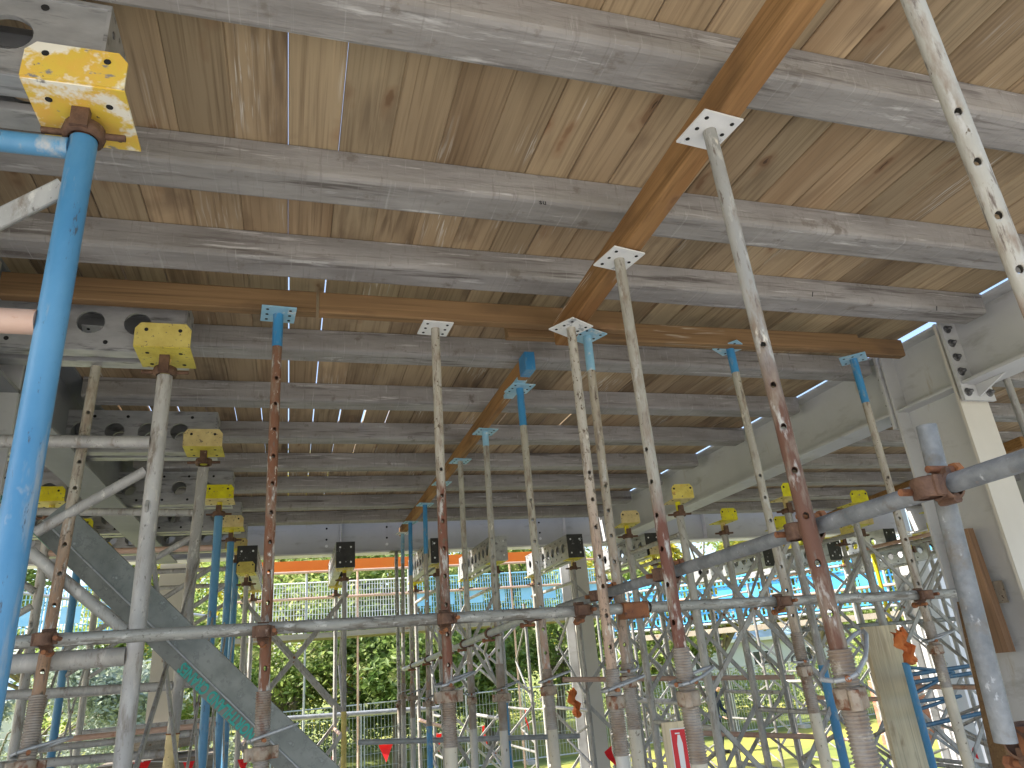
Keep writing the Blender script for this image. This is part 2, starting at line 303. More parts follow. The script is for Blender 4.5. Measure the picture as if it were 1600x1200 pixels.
# ------------------------------------------------------------ ground
g = MB(); n = 24
def gz(x, y): return LAWN + .12*math.sin(x*.09+1)*math.cos(y*.07)
g.add([(x*25-300, y*25-300, LAWN) for y in range(n+1) for x in range(n+1)], [(j*(n+1)+i, j*(n+1)+i+1, (j+1)*(n+1)+i+1, (j+1)*(n+1)+i) for j in range(n) for i in range(n)])
tag(g.build('ground', mGrass), kind='structure')
tag(MB().box(-30, 16, -30, 9.0, LAWN+.004, FLOOR).build('floor_slab', mSlab), kind='structure')
# ------------------------------------------------------------ precast ribs
RY = [.5, 1.235, 1.92, 2.43, 3.25, 3.95, 4.64, 5.36, 6.04, 6.74, 7.42]
def ribpoly(y0):
    w_, b, c = .15, ZB, .016; t = H-.002
    return [(y0, t), (y0, b+c), (y0+.3*c, b+.3*c), (y0+c, b), (y0+w_-c, b), (y0+w_-.3*c, b+.3*c), (y0+w_, b+c), (y0+w_, t)]
BAYS = [('left', -12.2, -1.235), ('middle', -1.09, 3.425), ('right', 3.655, 8.08)]
for bn, xa, xb in BAYS:
    for k, y in enumerate(RY):
        o = MB(); p = [(q[0]-y, q[1]-ZB) for q in ribpoly(y)]
        o.prism(p, 0, xb-xa, 0); o = o.build('precast_rib', mRib, loc=(xa, y, ZB))
        tag(o, f'{ORD[k]} stained grey concrete rib from the camera, spanning the {bn} bay under the boards', 'concrete rib', 'precast concrete ribs under the deck')
# ------------------------------------------------------------ deck boards between the ribs
BW = .16
bm_cache = {}
def board(wd, ln):
    key = (round(wd, 3), round(ln, 3))
    if key not in bm_cache:
        b = MB().box(-wd/2, wd/2, 0, ln, 0, .024, ch=.0035); o = b.build('board', mBoard); bm_cache[key] = o.data; bpy.data.objects.remove(o)
    return bm_cache[key]
for bn, xa, xb in BAYS:
    for k in range(len(RY)):
        y0 = RY[k]+.04; y1 = (RY[k+1] if k+1 < len(RY) else 7.9)+.036
        if k+1 == len(RY) : y1 = 7.83
        if bn == 'left' and k < 1: continue
        t = thing('timber_infill_strip', ((xa+xb)/2, y0, H), f'strip of brown pine boards over the {bn} bay behind the {ORD[k]} concrete rib', 'timber deck', 'strips of pine boards between the ribs')
        x = -.053+BW*math.floor((xa-.03+.053)/BW)
        gap0 = {5: .012, 6: .005}.get(k, .0035) if bn == 'middle' else .0035
        while x < xb-.04:
            gg = gap0*random.uniform(.5, 1.5)
            if abs(x+.053) < .01 and k in (1, 3, 4, 5): gg = .012 if k > 1 else .005
            if abs(x) < .62 and abs(x+.053) > .01 and k < 5: gg = 0
            if k == 5 and random.random() < .35: gg = .002
            x2 = min(x+BW, xb+.001); xs_ = max(x, xa-.03)
            o = bpy.data.objects.new('board', board(round((x2-xs_-gg)/.002)*.002, y1-y0)); COL.objects.link(o); o.parent = t
            o.location = ((xs_+x2)/2-(xa+xb)/2, 0, .001*random.random()+.001); x += BW
# ------------------------------------------------------------ steel beams and columns
def ibeam(mb, p0, L, axis, w_, h, tf=.016, tw=.011):
    """I section; p0 = centre of the bottom flange underside at the start; axis 0 or 1; returns bottom/top"""
    x, y, z = p0
    def bx(a0, a1, c0, c1, z0, z1):
        if axis == 1: mb.box(x+a0, x+a1, y+c0, y+c1, z0, z1)
        else: mb.box(x+c0, x+c1, y+a0, y+a1, z0, z1)
    bx(-w_/2, w_/2, 0, L, z, z+tf); bx(-w_/2, w_/2, 0, L, z+h-tf, z+h); bx(-tw/2, tw/2, .0, L, z+tf, z+h-tf)
    return mb
def bolt(parent, p, nrm, r=.019):
    mb = MB(); q = Vector(nrm).to_track_quat('Z', 'Y').to_matrix().to_4x4(); q.translation = Vector(p)
    vs = [(r*math.cos(i*math.pi/3), r*math.sin(i*math.pi/3), z) for z in (0, .014) for i in range(6)]
    mb.add(vs, [(i, (i+1) % 6, 6+(i+1) % 6, 6+i) for i in range(6)]+[tuple(range(6, 12))], False, q)
    mb.lathe([(0, r*1.25), (.004, r*1.25), (.004, 0)], 14, q); mb.lathe([(.014, r*.5), (.03, r*.48), (.03, 0)], 10, q)
    return mb.build('bolt', mBolt, parent)
BX = 3.54
def main_beam(y0, y1, X, label, plates=(), haunch=None):
    t = thing('steel_beam', (X, y0, 1.2), label, 'steel beam', 'grey steel beams along the bays')
    ibeam(MB(), (0, 0, 0), y1-y0, 1, .2, .4).build('beam_section', mPrimer, t)
    for yy, d in plates:
        MB().box(-.11, .11, yy-.01, yy+.01, -.09, .385).build('end_plate', mPrimer, t)
        for i in range(5 if d < 0 else 4):
            for sx in (-.075, .075): bolt(t, (sx, yy+.0101*d, -.045+i*.085+(.0 if i == 0 else .035)), (0, d, 0))
    if haunch:
        pl = [(-.02, haunch), (-.02, haunch-.2*0)]
        MB().prism([(haunch-.011, -.001), (haunch-.011, -.07), (haunch-.19, -.001)], -.006, .006, 0).build('haunch_plate', mPrimer, t)
    return t
main_beam(-1.2, 2.73, BX, 'grey steel beam overhead at right edge, bolted to the near column', [(3.92, -1)], 3.92)
main_beam(3.20, 7.88, BX, 'grey steel beam running away from the near column to the back beam', [(.012, 1)])
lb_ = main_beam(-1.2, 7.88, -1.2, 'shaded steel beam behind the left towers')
lb_.children[0].data.materials[0] = M('shade_darkened_primer_steel', (.20, .21, .22), (.26, .27, .28), (2, 2, 2), 5, spots=[((.33, .33, .33), (3, 3, 9), .6, .8)], rough=.65, bump=.04)  # same primer, darkened: the shade on this beam is put into its colour
main_beam(-1.2, 7.88, 8.2, 'far right steel beam beyond the right bay')
bb = thing('steel_beam', (1.1, 8.0, 1.235), 'long back beam with white lower flange above the orange beam', 'steel beam', 'grey steel beams along the bays')
o = MB(); o.box(-6.8, 7.2, -.006, .006, .016, .39); o.box(-6.8, 7.2, -.1, .1, .39, .406); o.build('web', mPrimer, bb)
MB().box(-6.8, 7.2, -.1, .1, 0, .016).build('lower_flange', mWhite, bb)
for i, xx in enumerate([-1.35, -.75, -.1, .5, 1.1, 1.7]):
    MB().tube((xx, -.012, .1), (xx, -.004, .1), .016, 10).build('bolt_hole', mWhiteMesh, bb)
    for zz in (.17, .29): MB().tube((xx, -.012, zz), (xx, -.004, zz), .011, 10).build('bolt_hole', mHole, bb)
for xx in (2.0, -.6, 3.9):
    MB().box(xx-.005, xx+.005, -.095, -.007, .02, .388).build('stiffener', mPrimer, bb)
def column(X, y0, y1, ztop, label, w_=.2, stiff=()):
    t = thing('steel_column', (X, (y0+y1)/2, FLOOR), label, 'steel column', 'steel columns')
    h = ztop-FLOOR; d = (y1-y0)/2
    MB().box(-.007, .007, -d+.016, d-.016, 0, h).build('web', mPrimer, t)
    MB().box(-w_/2, w_/2, -d, -d+.016, 0, h).build('near_flange', mCream, t)
    MB().box(-w_/2, w_/2, d-.016, d, 0, h).build('far_flange', mPrimer, t)
    MB().box(-w_/2-.05, w_/2+.05, -d-.05, d+.05, 0, .025).build('base_plate', mPrimer, t)
    for z in stiff:
        MB().box(-w_/2+.004, -.007, -d+.016, d-.016, z-FLOOR-.006, z-FLOOR+.006).build('stiffener', mPrimer, t)
        MB().box(.007, w_/2-.004, -d+.016, d-.016, z-FLOOR-.006, z-FLOOR+.006).build('stiffener', mPrimer, t)
    return t
ncol = column(BX, 2.751, 3.189, 1.585, 'near right steel column with pale front flange', stiff=(1.21, 1.575))
column(3.29, 8.12, 8.44, 1.235, 'steel column at mid distance behind the paired props, a red pennant beside it', .23)
column(-1.17, 8.12, 8.44, 1.235, 'pale steel column at left behind the diagonal channel', .24)
column(8.2, 7.9, 8.3, 1.2, 'far right steel column with shadows across its face', .25)
column(-1.2, 2.76, 3.18, 1.585, 'shaded steel column at the far left edge behind the blue post')
# timber offcuts fixed to the near column web
o = MB(); a = at(1512, 828, X=3.49); b = at(1530, 1000, X=3.49)
o.bar(a+Vector((-.035, 0, .0)), (a.x-.035, a.y-.02, a.z-.62), .045, .09); tag(o.build('timber_packer', mRedWood), 'upright brown timber packer against the near column web', 'timber')
a = at(1548, 925, X=3.5); tag(MB().box(a.x-.012, a.x, a.y-.085, a.y+.06, a.z-.06, a.z+.05).build('steel_tag_plate', M('speckled_plate', (.22, .18, .14), (.3, .26, .2), (20, 20, 20), 4, spots=[((.06, .03, .02), (40, 40, 40), .6, .65)], rough=.8)), 'small brown speckled plate on the near column web', 'plate')
# orange and outer members behind the back beam
o = MB(); p0 = at(400, 885, Y=9.2); p1 = at(905, 866, Y=9.2)
tag(MB().box(p0.x, p1.x, 9.2, 9.26, 1.255, 1.37).build('orange_beam', mOrange), 'bright orange painted beam below the white flange at the back', 'beam')
# ------------------------------------------------------------ timber bearers
def bearer(p0, p1, w_, h, mat, label, name='timber_bearer', paint=None):
    p0 = Vector(p0); p1 = Vector(p1); d = p1-p0; L = d.length
    t = bpy.data.objects.new(name, None)
    rot = Matrix((d.normalized().cross(Vector((0, 0, 1))).normalized(), d.normalized(), Vector((0, 0, 1)))) if mat in (mBearA,) else None
    mb = MB()
    if abs(d.x) > abs(d.y): mb.bar((0, 0, 0), d, w_, h, ch=.005)
    else: mb.bar((0, 0, 0), d, w_, h, ch=.005)
    bpy.data.objects.remove(t)
    o = mb.build(name, mat); o.location = p0; tag(o, label, 'timber bearer', 'timber bearers on the props'); return o
zA0 = ZB-.053; 
bA = bearer((1.112, -.6, ZB-.055+.06), (1.118, 2.645, 1.338), .072, .11, mBearA, 'orange stained timber bearer running away overhead, carried by the three white plated props')
B0 = bearer((-1.05, 2.69, ZB-.05), (.063, 2.69, ZB-.05), .052, .097, mBearB, 'dark left length of the cross bearer, ending at a gap beside the blue plate')
B1 = bearer((.075, 2.69, ZB-.05), (1.49, 2.69, ZB-.05), .052, .097, mBearB, 'middle length of the cross bearer with a swirled knot')
B2 = bearer((.9, 2.765, ZB-.075), (2.86, 2.765, ZB-.052), .05, .097, mBearB, 'right length of the cross bearer lapped behind the middle length')
B3 = bearer((2.875, 2.80, ZB-.052), (3.19, 2.80, ZB-.052), .05, .097, mBearB, 'short end piece of the cross bearer by the near column')
bC = bearer((1.143, 3.16, ZB-.05), (1.143, 7.85, ZB-.05), .05, .097, mBearA, 'far orange timber bearer with a blue painted end')
MB().box(-.0265, .0265, -.002, .1, -.05, .05).build('painted_end', mBlue, bC)
MB().box(-.0268, .0268, .15, .42, -.0502, -.03).build('paint_patch', mPaleBlue, bC)
p0 = at(1600, 690, z=1.438); p1 = at(1222, 836, z=1.438)
bD = bearer(p0, p1, .06, .097, mBearA, 'brown timber bearer crossing the right bay behind the near column')
# ------------------------------------------------------------ adjustable props
def frame_rot(base, top):
    d = (Vector(top)-Vector(base)).normalized(); q = Vector((0, 0, 1)).rotation_difference(d); return q.to_euler()
def make_prop(top, base_x, zjoin, zcol, label, plate=mWhiteP, ptop=None, tube=mAlu, outer=mAlu, ang=0., pw=.132, hang=None, paint=None, r=.0188, seed=0, sleeve=True, holes=True, base_y=None, handle=0.):
    """adjustable steel prop; top = underside of the timber; zjoin = where the inner tube enters the outer; zcol = collar"""
    rnd = random.Random(seed)
    base = Vector((base_x, top[1] if base_y is None else base_y, FLOOR)); topv = Vector(top)
    t = thing('adjustable_prop', base, label, 'steel prop', 'adjustable steel props', frame_rot(base, topv)); L = (topv-base).length
    zj, zc = zjoin-FLOOR, zcol-FLOOR
    p = MB().box(-pw/2, pw/2, -pw/2, pw/2, L-.006, L); 
    hm = p.mark()
    for sx in (-1, 1):
        for sy in (-1, 0, 1):
            hm.tube((sx*pw*.33, sy*pw*.33, L-.0075), (sx*pw*.33, sy*pw*.33, L-.0055), .0062, 8)
    po = p.build('head_plate', plate, t, mats2=[mHole]); po.rotation_euler = (0, 0, ang)
    hs = [zj+.07+i*.105+rnd.random()*.004 for i in range(int((L-zj-.25)/.105))] if holes else []
    hs = [h for h in hs if h < L-.62] if holes != 'all' else hs
    MB().holetube(r, zj-.05, L-.006, hs, hang if hang is not None else rnd.uniform(3.8, 5.2)).build('inner_tube', tube, t)
    if paint:
        MB().tube((0, 0, L-.02-paint[1]), (0, 0, L-.0065), r+.0012, 24, caps=False).build('painted_top', paint[0], t)
    ro = r*1.28
    if sleeve:
        prof = []; z = zj
        while z > zc-.17: prof += [(z, ro+.0018), (z-.002, ro+.0018), (z-.004, ro-.0012), (z-.006, ro-.0012)]; z -= .0075
        prof = [(zj+.001, r*.9)]+prof; prof.reverse()
        MB().lathe(prof, 22).build('threaded_sleeve', mSleeve, t)
        MB().tube((0, 0, .008), (0, 0, zc-.168), ro-.0005, 22).build('outer_tube', outer, t)
        c = MB().lathe([(zc-.024, ro+.001), (zc-.024, ro+.006), (zc-.02, ro+.009), (zc+.013, ro+.009), (zc+.017, ro+.006), (zc+.017, ro+.001)], 24)
        for sx in (-1, 1):
            c.box(sx*(ro+.008)-.014, sx*(ro+.008)+.022, -.011, .011, zc-.024, zc+.014, ch=.004) if sx > 0 else c.box(-(ro+.03), -(ro-.004), -.011, .011, zc-.024, zc+.014, ch=.004)
        co = c.build('collar_nut', mCollar, t); co.rotation_euler = (0, 0, ang+rnd.random())
        hp = []
        for i in range(17):
            a = i*2*math.pi/16*.93+.2; hx = .035+.078*math.cos(a); hp.append(Vector((hx, (.04 if hx < .03 else .04*(1-(hx-.03)/.11))*math.sin(a)/max(.35, abs(math.sin(a)))*min(1, abs(math.sin(a))*2), zc+.034+(hx+.04)*(.25+.4*handle))))
        ho = MB().path(hp, .005, 8).build('wire_handle', mGalv, t); ho.rotation_euler = (0, 0, rnd.uniform(-.5, 1.2))
        MB().tube((-.05, 0, zc+.035), (.05, 0, zc+.035), .0065, 8).build('locking_pin', mRust, t).rotation_euler = (0, 0, hang or 1.2)
    else:
        MB().tube((0, 0, .008), (0, 0, zj), ro, 22).build('outer_tube', outer, t)
    MB().box(-.075, .075, -.075, .075, 0, .008).build('base_plate', mRust, t)
    return t
mSleeve = M('worn_threaded_sleeve', (.33, .315, .29), (.22, .165, .12), (14, 14, 10), 6, spots=[((.48, .45, .38), (12, 12, 8), .58, .66), (RUST, (9, 9, 6), .62, .72)], rough=.6, metal=.3, bump=.1)
mCollar = M('cast_collar', (.25, .19, .135), (.36, .31, .25), (30, 30, 30), 5, spots=[((.17, .075, .04), (24, 24, 24), .50, .60)], rough=.6, metal=.35, bump=.3)
mOuterW = M('cream_speckled_outer', (.50, .46, .36), (.36, .34, .29), (16, 16, 5), 7, spots=[((.14, .12, .09), (70, 70, 45), .62, .67)], rough=.7, bump=.3)
mOuterG = M('grey_outer_tube', (.36, .36, .34), (.46, .45, .42), (14, 14, 5), 7, spots=[((.2, .17, .14), (40, 40, 20), .64, .7)], rough=.55, metal=.25, bump=.2)
zf = -FLOOR
GREY, CREAM = (.36, .355, .335), (.50, .47, .41)
def P(px, py, z, bx, by, **k):
    """head pixel at height z, and a pixel low down on the same prop, solved in the prop's own depth plane"""
    top = at(px, py, z=z); low = at(bx, by, Y=top.y); s = (low.x-top.x)/(low.z-top.z); s = max(-.03, min(.03, s))
    return (top.x, top.y, z), top.x+s*(FLOOR-z)
props = [
 (1108, 203, 1.343, 1352, 1180, -.03, -.12, 'prop nearest the camera under the orange bearer, white plate and rust streaked lower tube', dict(plate=mWhiteP, tube=propmat('tube_grey_over_rust', GREY, (.13, .06, .038), zf+.62, .7, .1), outer=mOuterW, ang=.12, paint=None, hang=4.1, handle=.8)),
 (967, 404, 1.310, 1090, 1180, .0, -.13, 'second white plated prop under the orange bearer, speckled head and dark red lower tube', dict(plate=mWhiteP, tube=propmat('tube_green_grey_over_red', (.38, .36, .31), (.15, .06, .04), zf+.42, .64, .06), outer=mOuterW, ang=.2, hang=3.6)),
 (892, 511, 1.281, 973, 1190, -.05, -.15, 'third white plated prop, flaking cream tube at the end of the orange bearer', dict(plate=mWhiteP, tube=propmat('tube_cream_flaking', CREAM, (.42, .30, .22), zf+.55, .58, .2), outer=mOuterG, ang=.5, hang=4.6)),
 (917, 524, 1.372, 997, 1190, -.04, -.1, 'prop with a pale blue plate standing right behind the third white plated prop', dict(plate=mPaleBlue, tube=propmat('tube_grey_brown', (.40, .36, .29), (.34, .25, .19), zf+.3, .62, .2), outer=mOuterW, ang=.4, paint=(mPaleBlue, .16), hang=4.4)),
 (435, 490, 1.39, 408, 1190, -.02, -.2, 'rust red prop with a blue head plate left of centre', dict(plate=mPaleBlue, tube=propmat('tube_rust_red', (.20, .095, .055), (.17, .07, .035), zf+.9, .62, .2, (.5, .47, .42)), outer=mRust, ang=.08, paint=(mBlue, .13), hang=4.9, holes='all', sleeve=True)),
 (680, 512, 1.39, 705, 1190, -.06, -.09, 'prop with a white plate whose upper tube is cream and lower tube rust red', dict(plate=mWhiteP, tube=propmat('tube_cream_over_rust', (.46, .43, .365), (.17, .065, .038), zf+.72, .6, .03), outer=mOuterW, ang=.05, hang=4.7)),
 (1140, 543, 1.39, 1290, 1190, .02, -.13, 'fourth prop of the cross bearer with a blue plate and pale tube', dict(plate=mPaleBlue, tube=propmat('tube_pale_olive', (.41, .39, .33), (.40, .33, .26), zf+.2, .64, .2), outer=mOuterW, ang=.6, paint=(mBlue, .12), hang=4.3)),
 (1333, 560, 1.39, 1512, 1190, .02, -.1, 'blue headed prop beside the near column with a pale tube', dict(plate=mPaleBlue, tube=propmat('tube_cream_brown', (.42, .39, .33), (.36, .3, .24), zf+.1, .62, .2), outer=mOuterW, ang=.75, paint=(mBlue, .24), hang=4.2)),
 (812, 606, 1.39, 868, 1190, -.04, -.13, 'blue headed prop at the near end of the far bearer', dict(plate=mPaleBlue, tube=propmat('tube_c_one', (.43, .41, .34), (.36, .22, .16), zf+.15, .64, .2), outer=mOuterW, ang=.1, paint=(mBlue, .2), hang=4.5)),
 (758, 674, 1.39, 790, 1190, .0, -.17, 'second prop under the far bearer, small blue top over a grey tube', dict(plate=mPaleBlue, tube=propmat('tube_c_two', (.40, .39, .34), (.45, .44, .42), zf+.1, .66, .2), outer=mOuterG, ang=.1, paint=(mPaleBlue, .08), hang=4.5)),
 (719, 720, 1.39, 742, 1190, -.05, -.2, 'third prop under the far bearer with a flat pale plate', dict(plate=mPaleBlue, tube=propmat('tube_c_three', (.43, .42, .36), (.3, .14, .09), zf+.0, .66, .1), outer=mOuterG, ang=.1, hang=4.5)),
 (690, 755, 1.39, 706, 1190, -.05, -.2, 'fourth prop under the far bearer partly hidden by the cream and rust prop', dict(plate=mPaleBlue, tube=propmat('tube_c_four', (.40, .38, .33), (.3, .2, .15), zf+.0, .66, .1), outer=mOuterG, ang=.1, hang=4.5)),
 (664, 788, 1.39, 672, 1190, -.15, -.25, 'fifth prop under the far bearer with a blue upper length', dict(plate=mPaleBlue, tube=propmat('tube_c_five', (.40, .38, .33), (.3, .2, .15), zf+.0, .66, .1), outer=mBlue, ang=.1, paint=(mBlue, .42), hang=4.5)),
 (641, 816, 1.39, 646, 1190, -.1, -.22, 'sixth prop under the far bearer, blue topped', dict(plate=mPaleBlue, tube=propmat('tube_c_six', (.42, .40, .34), (.3, .16, .1), zf+.0, .66, .1), outer=mOuterG, ang=.1, paint=(mBlue, .5), hang=4.5)),
 (629, 833, 1.39, 631, 1190, -.1, -.22, 'last prop at the far end of the far bearer', dict(plate=mWhiteP, tube=propmat('tube_c_seven', (.36, .36, .33), (.3, .2, .15), zf+.0, .66, .1), outer=mOuterG, ang=.1, paint=(mPaleBlue, .3), hang=4.5)),
]
PROPS = []
for i, (px, py, z, bx, by, zj, zc, lab, kw) in enumerate(props):
    top, basex = P(px, py, z, bx, by)
    PROPS.append(make_prop(top, basex, zj, zc, lab, seed=i, **kw))
ta = at(158, 530, Y=2.99); tb = at(75, 1000, Y=2.80); kz = (ta-tb)/(ta.z-tb.z); tt = ta+kz*(1.40-ta.z); tbb = tb+kz*(FLOOR-tb.z)
make_prop(tt, tbb.x, .05, -.15, 'brown flaking prop at far left, crossed by the long ledger tube', base_y=tbb.y, plate=mWhiteP, tube=propmat('tube_brown_flaking', (.40, .37, .30), (.30, .19, .12), zf+.62, .6, .12), outer=mOuterG, ang=.1, hang=5.0, holes='all', seed=60)
t617 = at(617, 864, z=1.234); make_prop((t617.x, t617.y-.1, 1.234), t617.x, -.2, -.3, 'thin dark prop under the back beam', plate=mBolt, tube=mLedger, outer=mLedger, seed=40, hang=4.5)
# near pole at the top right, leaning past the camera
def lean_prop(pa, pb, label, tube, seed):
    pa = Vector(pa); pb = Vector(pb); d = (pb-pa).normalized(); top = pa-d*((ZB-pa.z)/-d.z); base = pa+d*((pa.z-FLOOR)/-d.z)
    return make_prop((top.x, top.y, top.z), base.x, .35, .1, label, tube=tube, seed=seed, hang=3.9, base_y=base.y, outer=mOuterG)
lean_prop(at(1426, 0, d=1.36), at(1590, 420, d=1.30), 'olive grey prop at the top right corner nearest the camera', propmat('tube_olive_near', (.42, .405, .355), (.33, .2, .15), zf+.62, .66, .06), 50)
# pole at far upper right in the right bay
t = at(1563, 566, z=1.37); make_prop((t.x, t.y, 1.37), t.x, .1, -.1, 'grey prop beyond the near column seen at the right edge', tube=mAlu, seed=51, outer=mOuterG)
# ------------------------------------------------------------ ledger tubes and clamps
def tubething(p0, p1, r, mat, label, group=None, name='scaffold_tube', cat='scaffold tube', hollow=.004):
    p0 = Vector(p0); p1 = Vector(p1)
    o = MB().tube((0, 0, 0), p1-p0, r, 24, hollow=hollow).build(name, mat, loc=p0)
    return tag(o, label, cat, group)
lp = [at(18, 1004, Y=2.625), at(1502, 929, Y=2.625)]; a0, a1 = lp
tubething(a0, (1.33, 2.62, .158), .0205, mLedger, 'long greenish grey ledger tube crossing the props from the left', 'ledger tubes clamped to the props')
tubething((1.34, 2.62, .158), (2.98, 2.62, .125), .0205, mLedger, 'right half of the long ledger tube beyond the rusty joint block', 'ledger tubes clamped to the props')
tubething((1.148, .5, .245), (1.165, 3.16, .212), .018, mGalvN, 'shiny blue grey tube coming towards the camera at the right', 'ledger tubes clamped to the props')
q0 = at(870, 945, X=1.15); q1 = at(606, 1030, X=1.16)
tubething((1.10, 3.2, q0.z-.02), (1.10, 7.6, .03), .02, mGalv, 'pale tube receding behind the ledger along the far props', 'ledger tubes clamped to the props')
# near stub post
p0 = at(1443, 663, d=1.4); p1 = at(1575, 1163, d=1.4)
s0 = Vector((1.185, 1.03, .40)); s1 = Vector((s0.x+.012, s0.y, -.2))
p0 = at(1447, 665, X=1.19); p1 = at(1572, 1160, X=1.19)
tubething(p0, p1, .0185, mGalvN, 'short blue grey upright tube clamped to the near ledger, open at the top')
q = at(1600, 1190, X=1.19)
tubething(p1+Vector((.0, .006, .02))+Vector((0.06, 0, 0)), p1+Vector((.06, -.03, -1.55)), .0185, mRust, 'rusty tube below the lower clamp at the bottom right corner')
def clamp(p, d1, d2, label, r=.0205):
    """swivel/right angle coupler joining tube direction d1 (at p) to d2"""
    p = Vector(p); t = thing('tube_clamp', p, label, 'tube clamp', 'rusty tube clamps')
    d1 = Vector(d1).normalized(); d2 = Vector(d2).normalized(); n_ = d1.cross(d2).normalized()
    for d, off, nm in ((d1, n_*0, 'band'), (d2, n_*.042, 'band')):
        mt = d.to_track_quat('Z', 'Y').to_matrix().to_4x4(); mt.translation = off
        MB().lathe([(-.019, r+.0005), (-.019, r+.005), (-.016, r+.007), (-.008, r+.0055), (.008, r+.0055), (.016, r+.007), (.019, r+.005), (.019, r+.0005)], 24, mt).build(nm, mClamp, t)
        side = d.cross(n_).normalized()
        fl = MB()
        fl.bar(off+side*(r+.002)+d*-.016, off+side*(r+.002)+d*.016, .03, .012, up=n_, ch=.003); MB().bar(off-side*(r+.004)+d*-.018, off-side*(r+.004)+d*.018, .016, .02, up=n_, ch=.004).build('hinge', mClamp, t)
        fl.build('flap', mClamp, t)
        c0 = off+side*(r+.016)
        b = MB().tube(c0-n_*.028, c0+n_*.03, .007, 8); b.build('bolt', mRust, t)
        q = (-n_).to_track_quat('Z', 'Y').to_matrix().to_4x4(); q.translation = c0-n_*.03
        vs = [(.013*math.cos(i*math.pi/3), .013*math.sin(i*math.pi/3), z) for z in (0, .014) for i in range(6)]
        MB().add(vs, [(i, (i+1) % 6, 6+(i+1) % 6, 6+i) for i in range(6)]+[tuple(range(6, 12)), tuple(range(5, -1, -1))], False, q).build('nut', mRust, t)
    return t
Z = (0, 0, 1); XX = (1, 0, 0); YY = (0, 1, 0)
cl = [(75, 1000, 'rusty clamp on the flaking prop at far left'), (411, 988, 'dark clamp on the rust red prop'), (694, 968, 'clamp on the cream and rust prop at the long ledger'),
      (905, 955, 'clamp left of the rusty joint block'), (1216, 941, 'clamp on the fourth cross bearer prop'), (1436, 931, 'clamp on the blue headed prop beside the column')]
for px, py, l in cl:
    p = at(px, py, Y=2.62); clamp(p, XX, (0, 0, 1), l)
for px, py, l in [(1050, 897, 'clamp joining the second white plated prop to the blue grey tube'), (1268, 830, 'brown clamp joining the nearest white plated prop to the blue grey tube'), (1478, 762, 'large brown clamp crossing the short upright tube'), (947, 930, 'clamp joining the third white plated prop to the blue grey tube')]:
    p = at(px, py, X=1.150); clamp(p, YY, (0, 0, -1), l, .0188)
p = at(1575, 1163, X=1.215); clamp(p+Vector((.035, 0, 0)), (1, 0, .0), Z, 'brown clamp at the lower right under the short upright tube')
for i, yy in enumerate([3.42, 4.18, 4.86, 5.5, 6.25, 7.05]):
    zz = q0.z-.02+(.03-q0.z+.02)*(yy-3.2)/4.4
    clamp((1.10, yy, zz), YY, (0, 0, 1), f'{ORD[i]} clamp along the pale receding tube')
# rusty joint block on the ledger
pj = at(993, 953, Y=2.6); jb = MB(); jb.box(pj.x-.052, pj.x+.05, 2.586, 2.652, pj.z-.03, pj.z+.03, ch=.006); tag(jb.build('joint_block', mRust), 'rusty block shaped joint sleeve on the long ledger tube', 'tube joint')
# ------------------------------------------------------------ punched steel bearers
PITCH = .165
def punched_beam(L, h=.24, w_=.17, cap=None, pitch=PITCH, r=.049):
    """pair of C channels along local +X with round holes; returns (list of meshes)"""
    def ch(yside):
        mb = MB(); t_ = .004; yf = yside*w_/2; lip = .03
        n_ = int((L-.12)/pitch); x0 = (L-(n_-1)*pitch)/2; seg = 20; za, zb = .045, h-.045
        xs = [0]
        for i in range(n_):
            c = x0+i*pitch
            # ring patch between square and circle
            sq = []; ci = []
            for k in range(seg):
                a = 2*math.pi*k/seg+math.pi/4; ca, sa = math.cos(a), math.sin(a); mx = max(abs(ca), abs(sa)); hh = (zb-za)/2*.999
                sq.append((c+ca/mx*hh, yf, h/2+sa/mx*hh)); ci.append((c+ca*r, yf, h/2+sa*r))
            lipv = [(v[0], yf-yside*.012, v[2]) for v in ci]
            vs = sq+ci+lipv
            mb.add(vs, [(k, (k+1) % seg, seg+(k+1) % seg, seg+k) for k in range(seg)])
            mb.add(vs, [(seg+k, seg+(k+1) % seg, 2*seg+(k+1) % seg, 2*seg+k) for k in range(seg)], True)
            hh = (zb-za)/2*.999
            xl = 0 if i == 0 else c-pitch/2; xr = L if i == n_-1 else c+pitch/2
            for (u, v) in ((xl, c-hh), (c+hh, xr)):
                mb.add([(u, yf, za), (v, yf, za), (v, yf, zb), (u, yf, zb)], [(0, 1, 2, 3)])
        # solid upper and lower web, flanges and lips (bent profile)
        for zz in ((0, za), (zb, h)):
            mb.add([(0, yf, zz[0]), (L, yf, zz[0]), (L, yf, zz[1]), (0, yf, zz[1])], [(0, 1, 2, 3)])
        yi = yside*.022
        for zz in (0, h):
            mb.box(0, L, min(yf, yi), max(yf, yi), zz-.0015, zz+.0015)
            mb.box(0, L, yi-.0015, yi+.0015, (zz if zz == 0 else zz-.02), (zz+.02 if zz == 0 else zz))
            mb.box(0, L, yf-.0035, yf+.0035, zz-.0 if zz == 0 else zz-.012, zz+.012 if zz == 0 else zz)
        return mb, x0, n_
    return ch
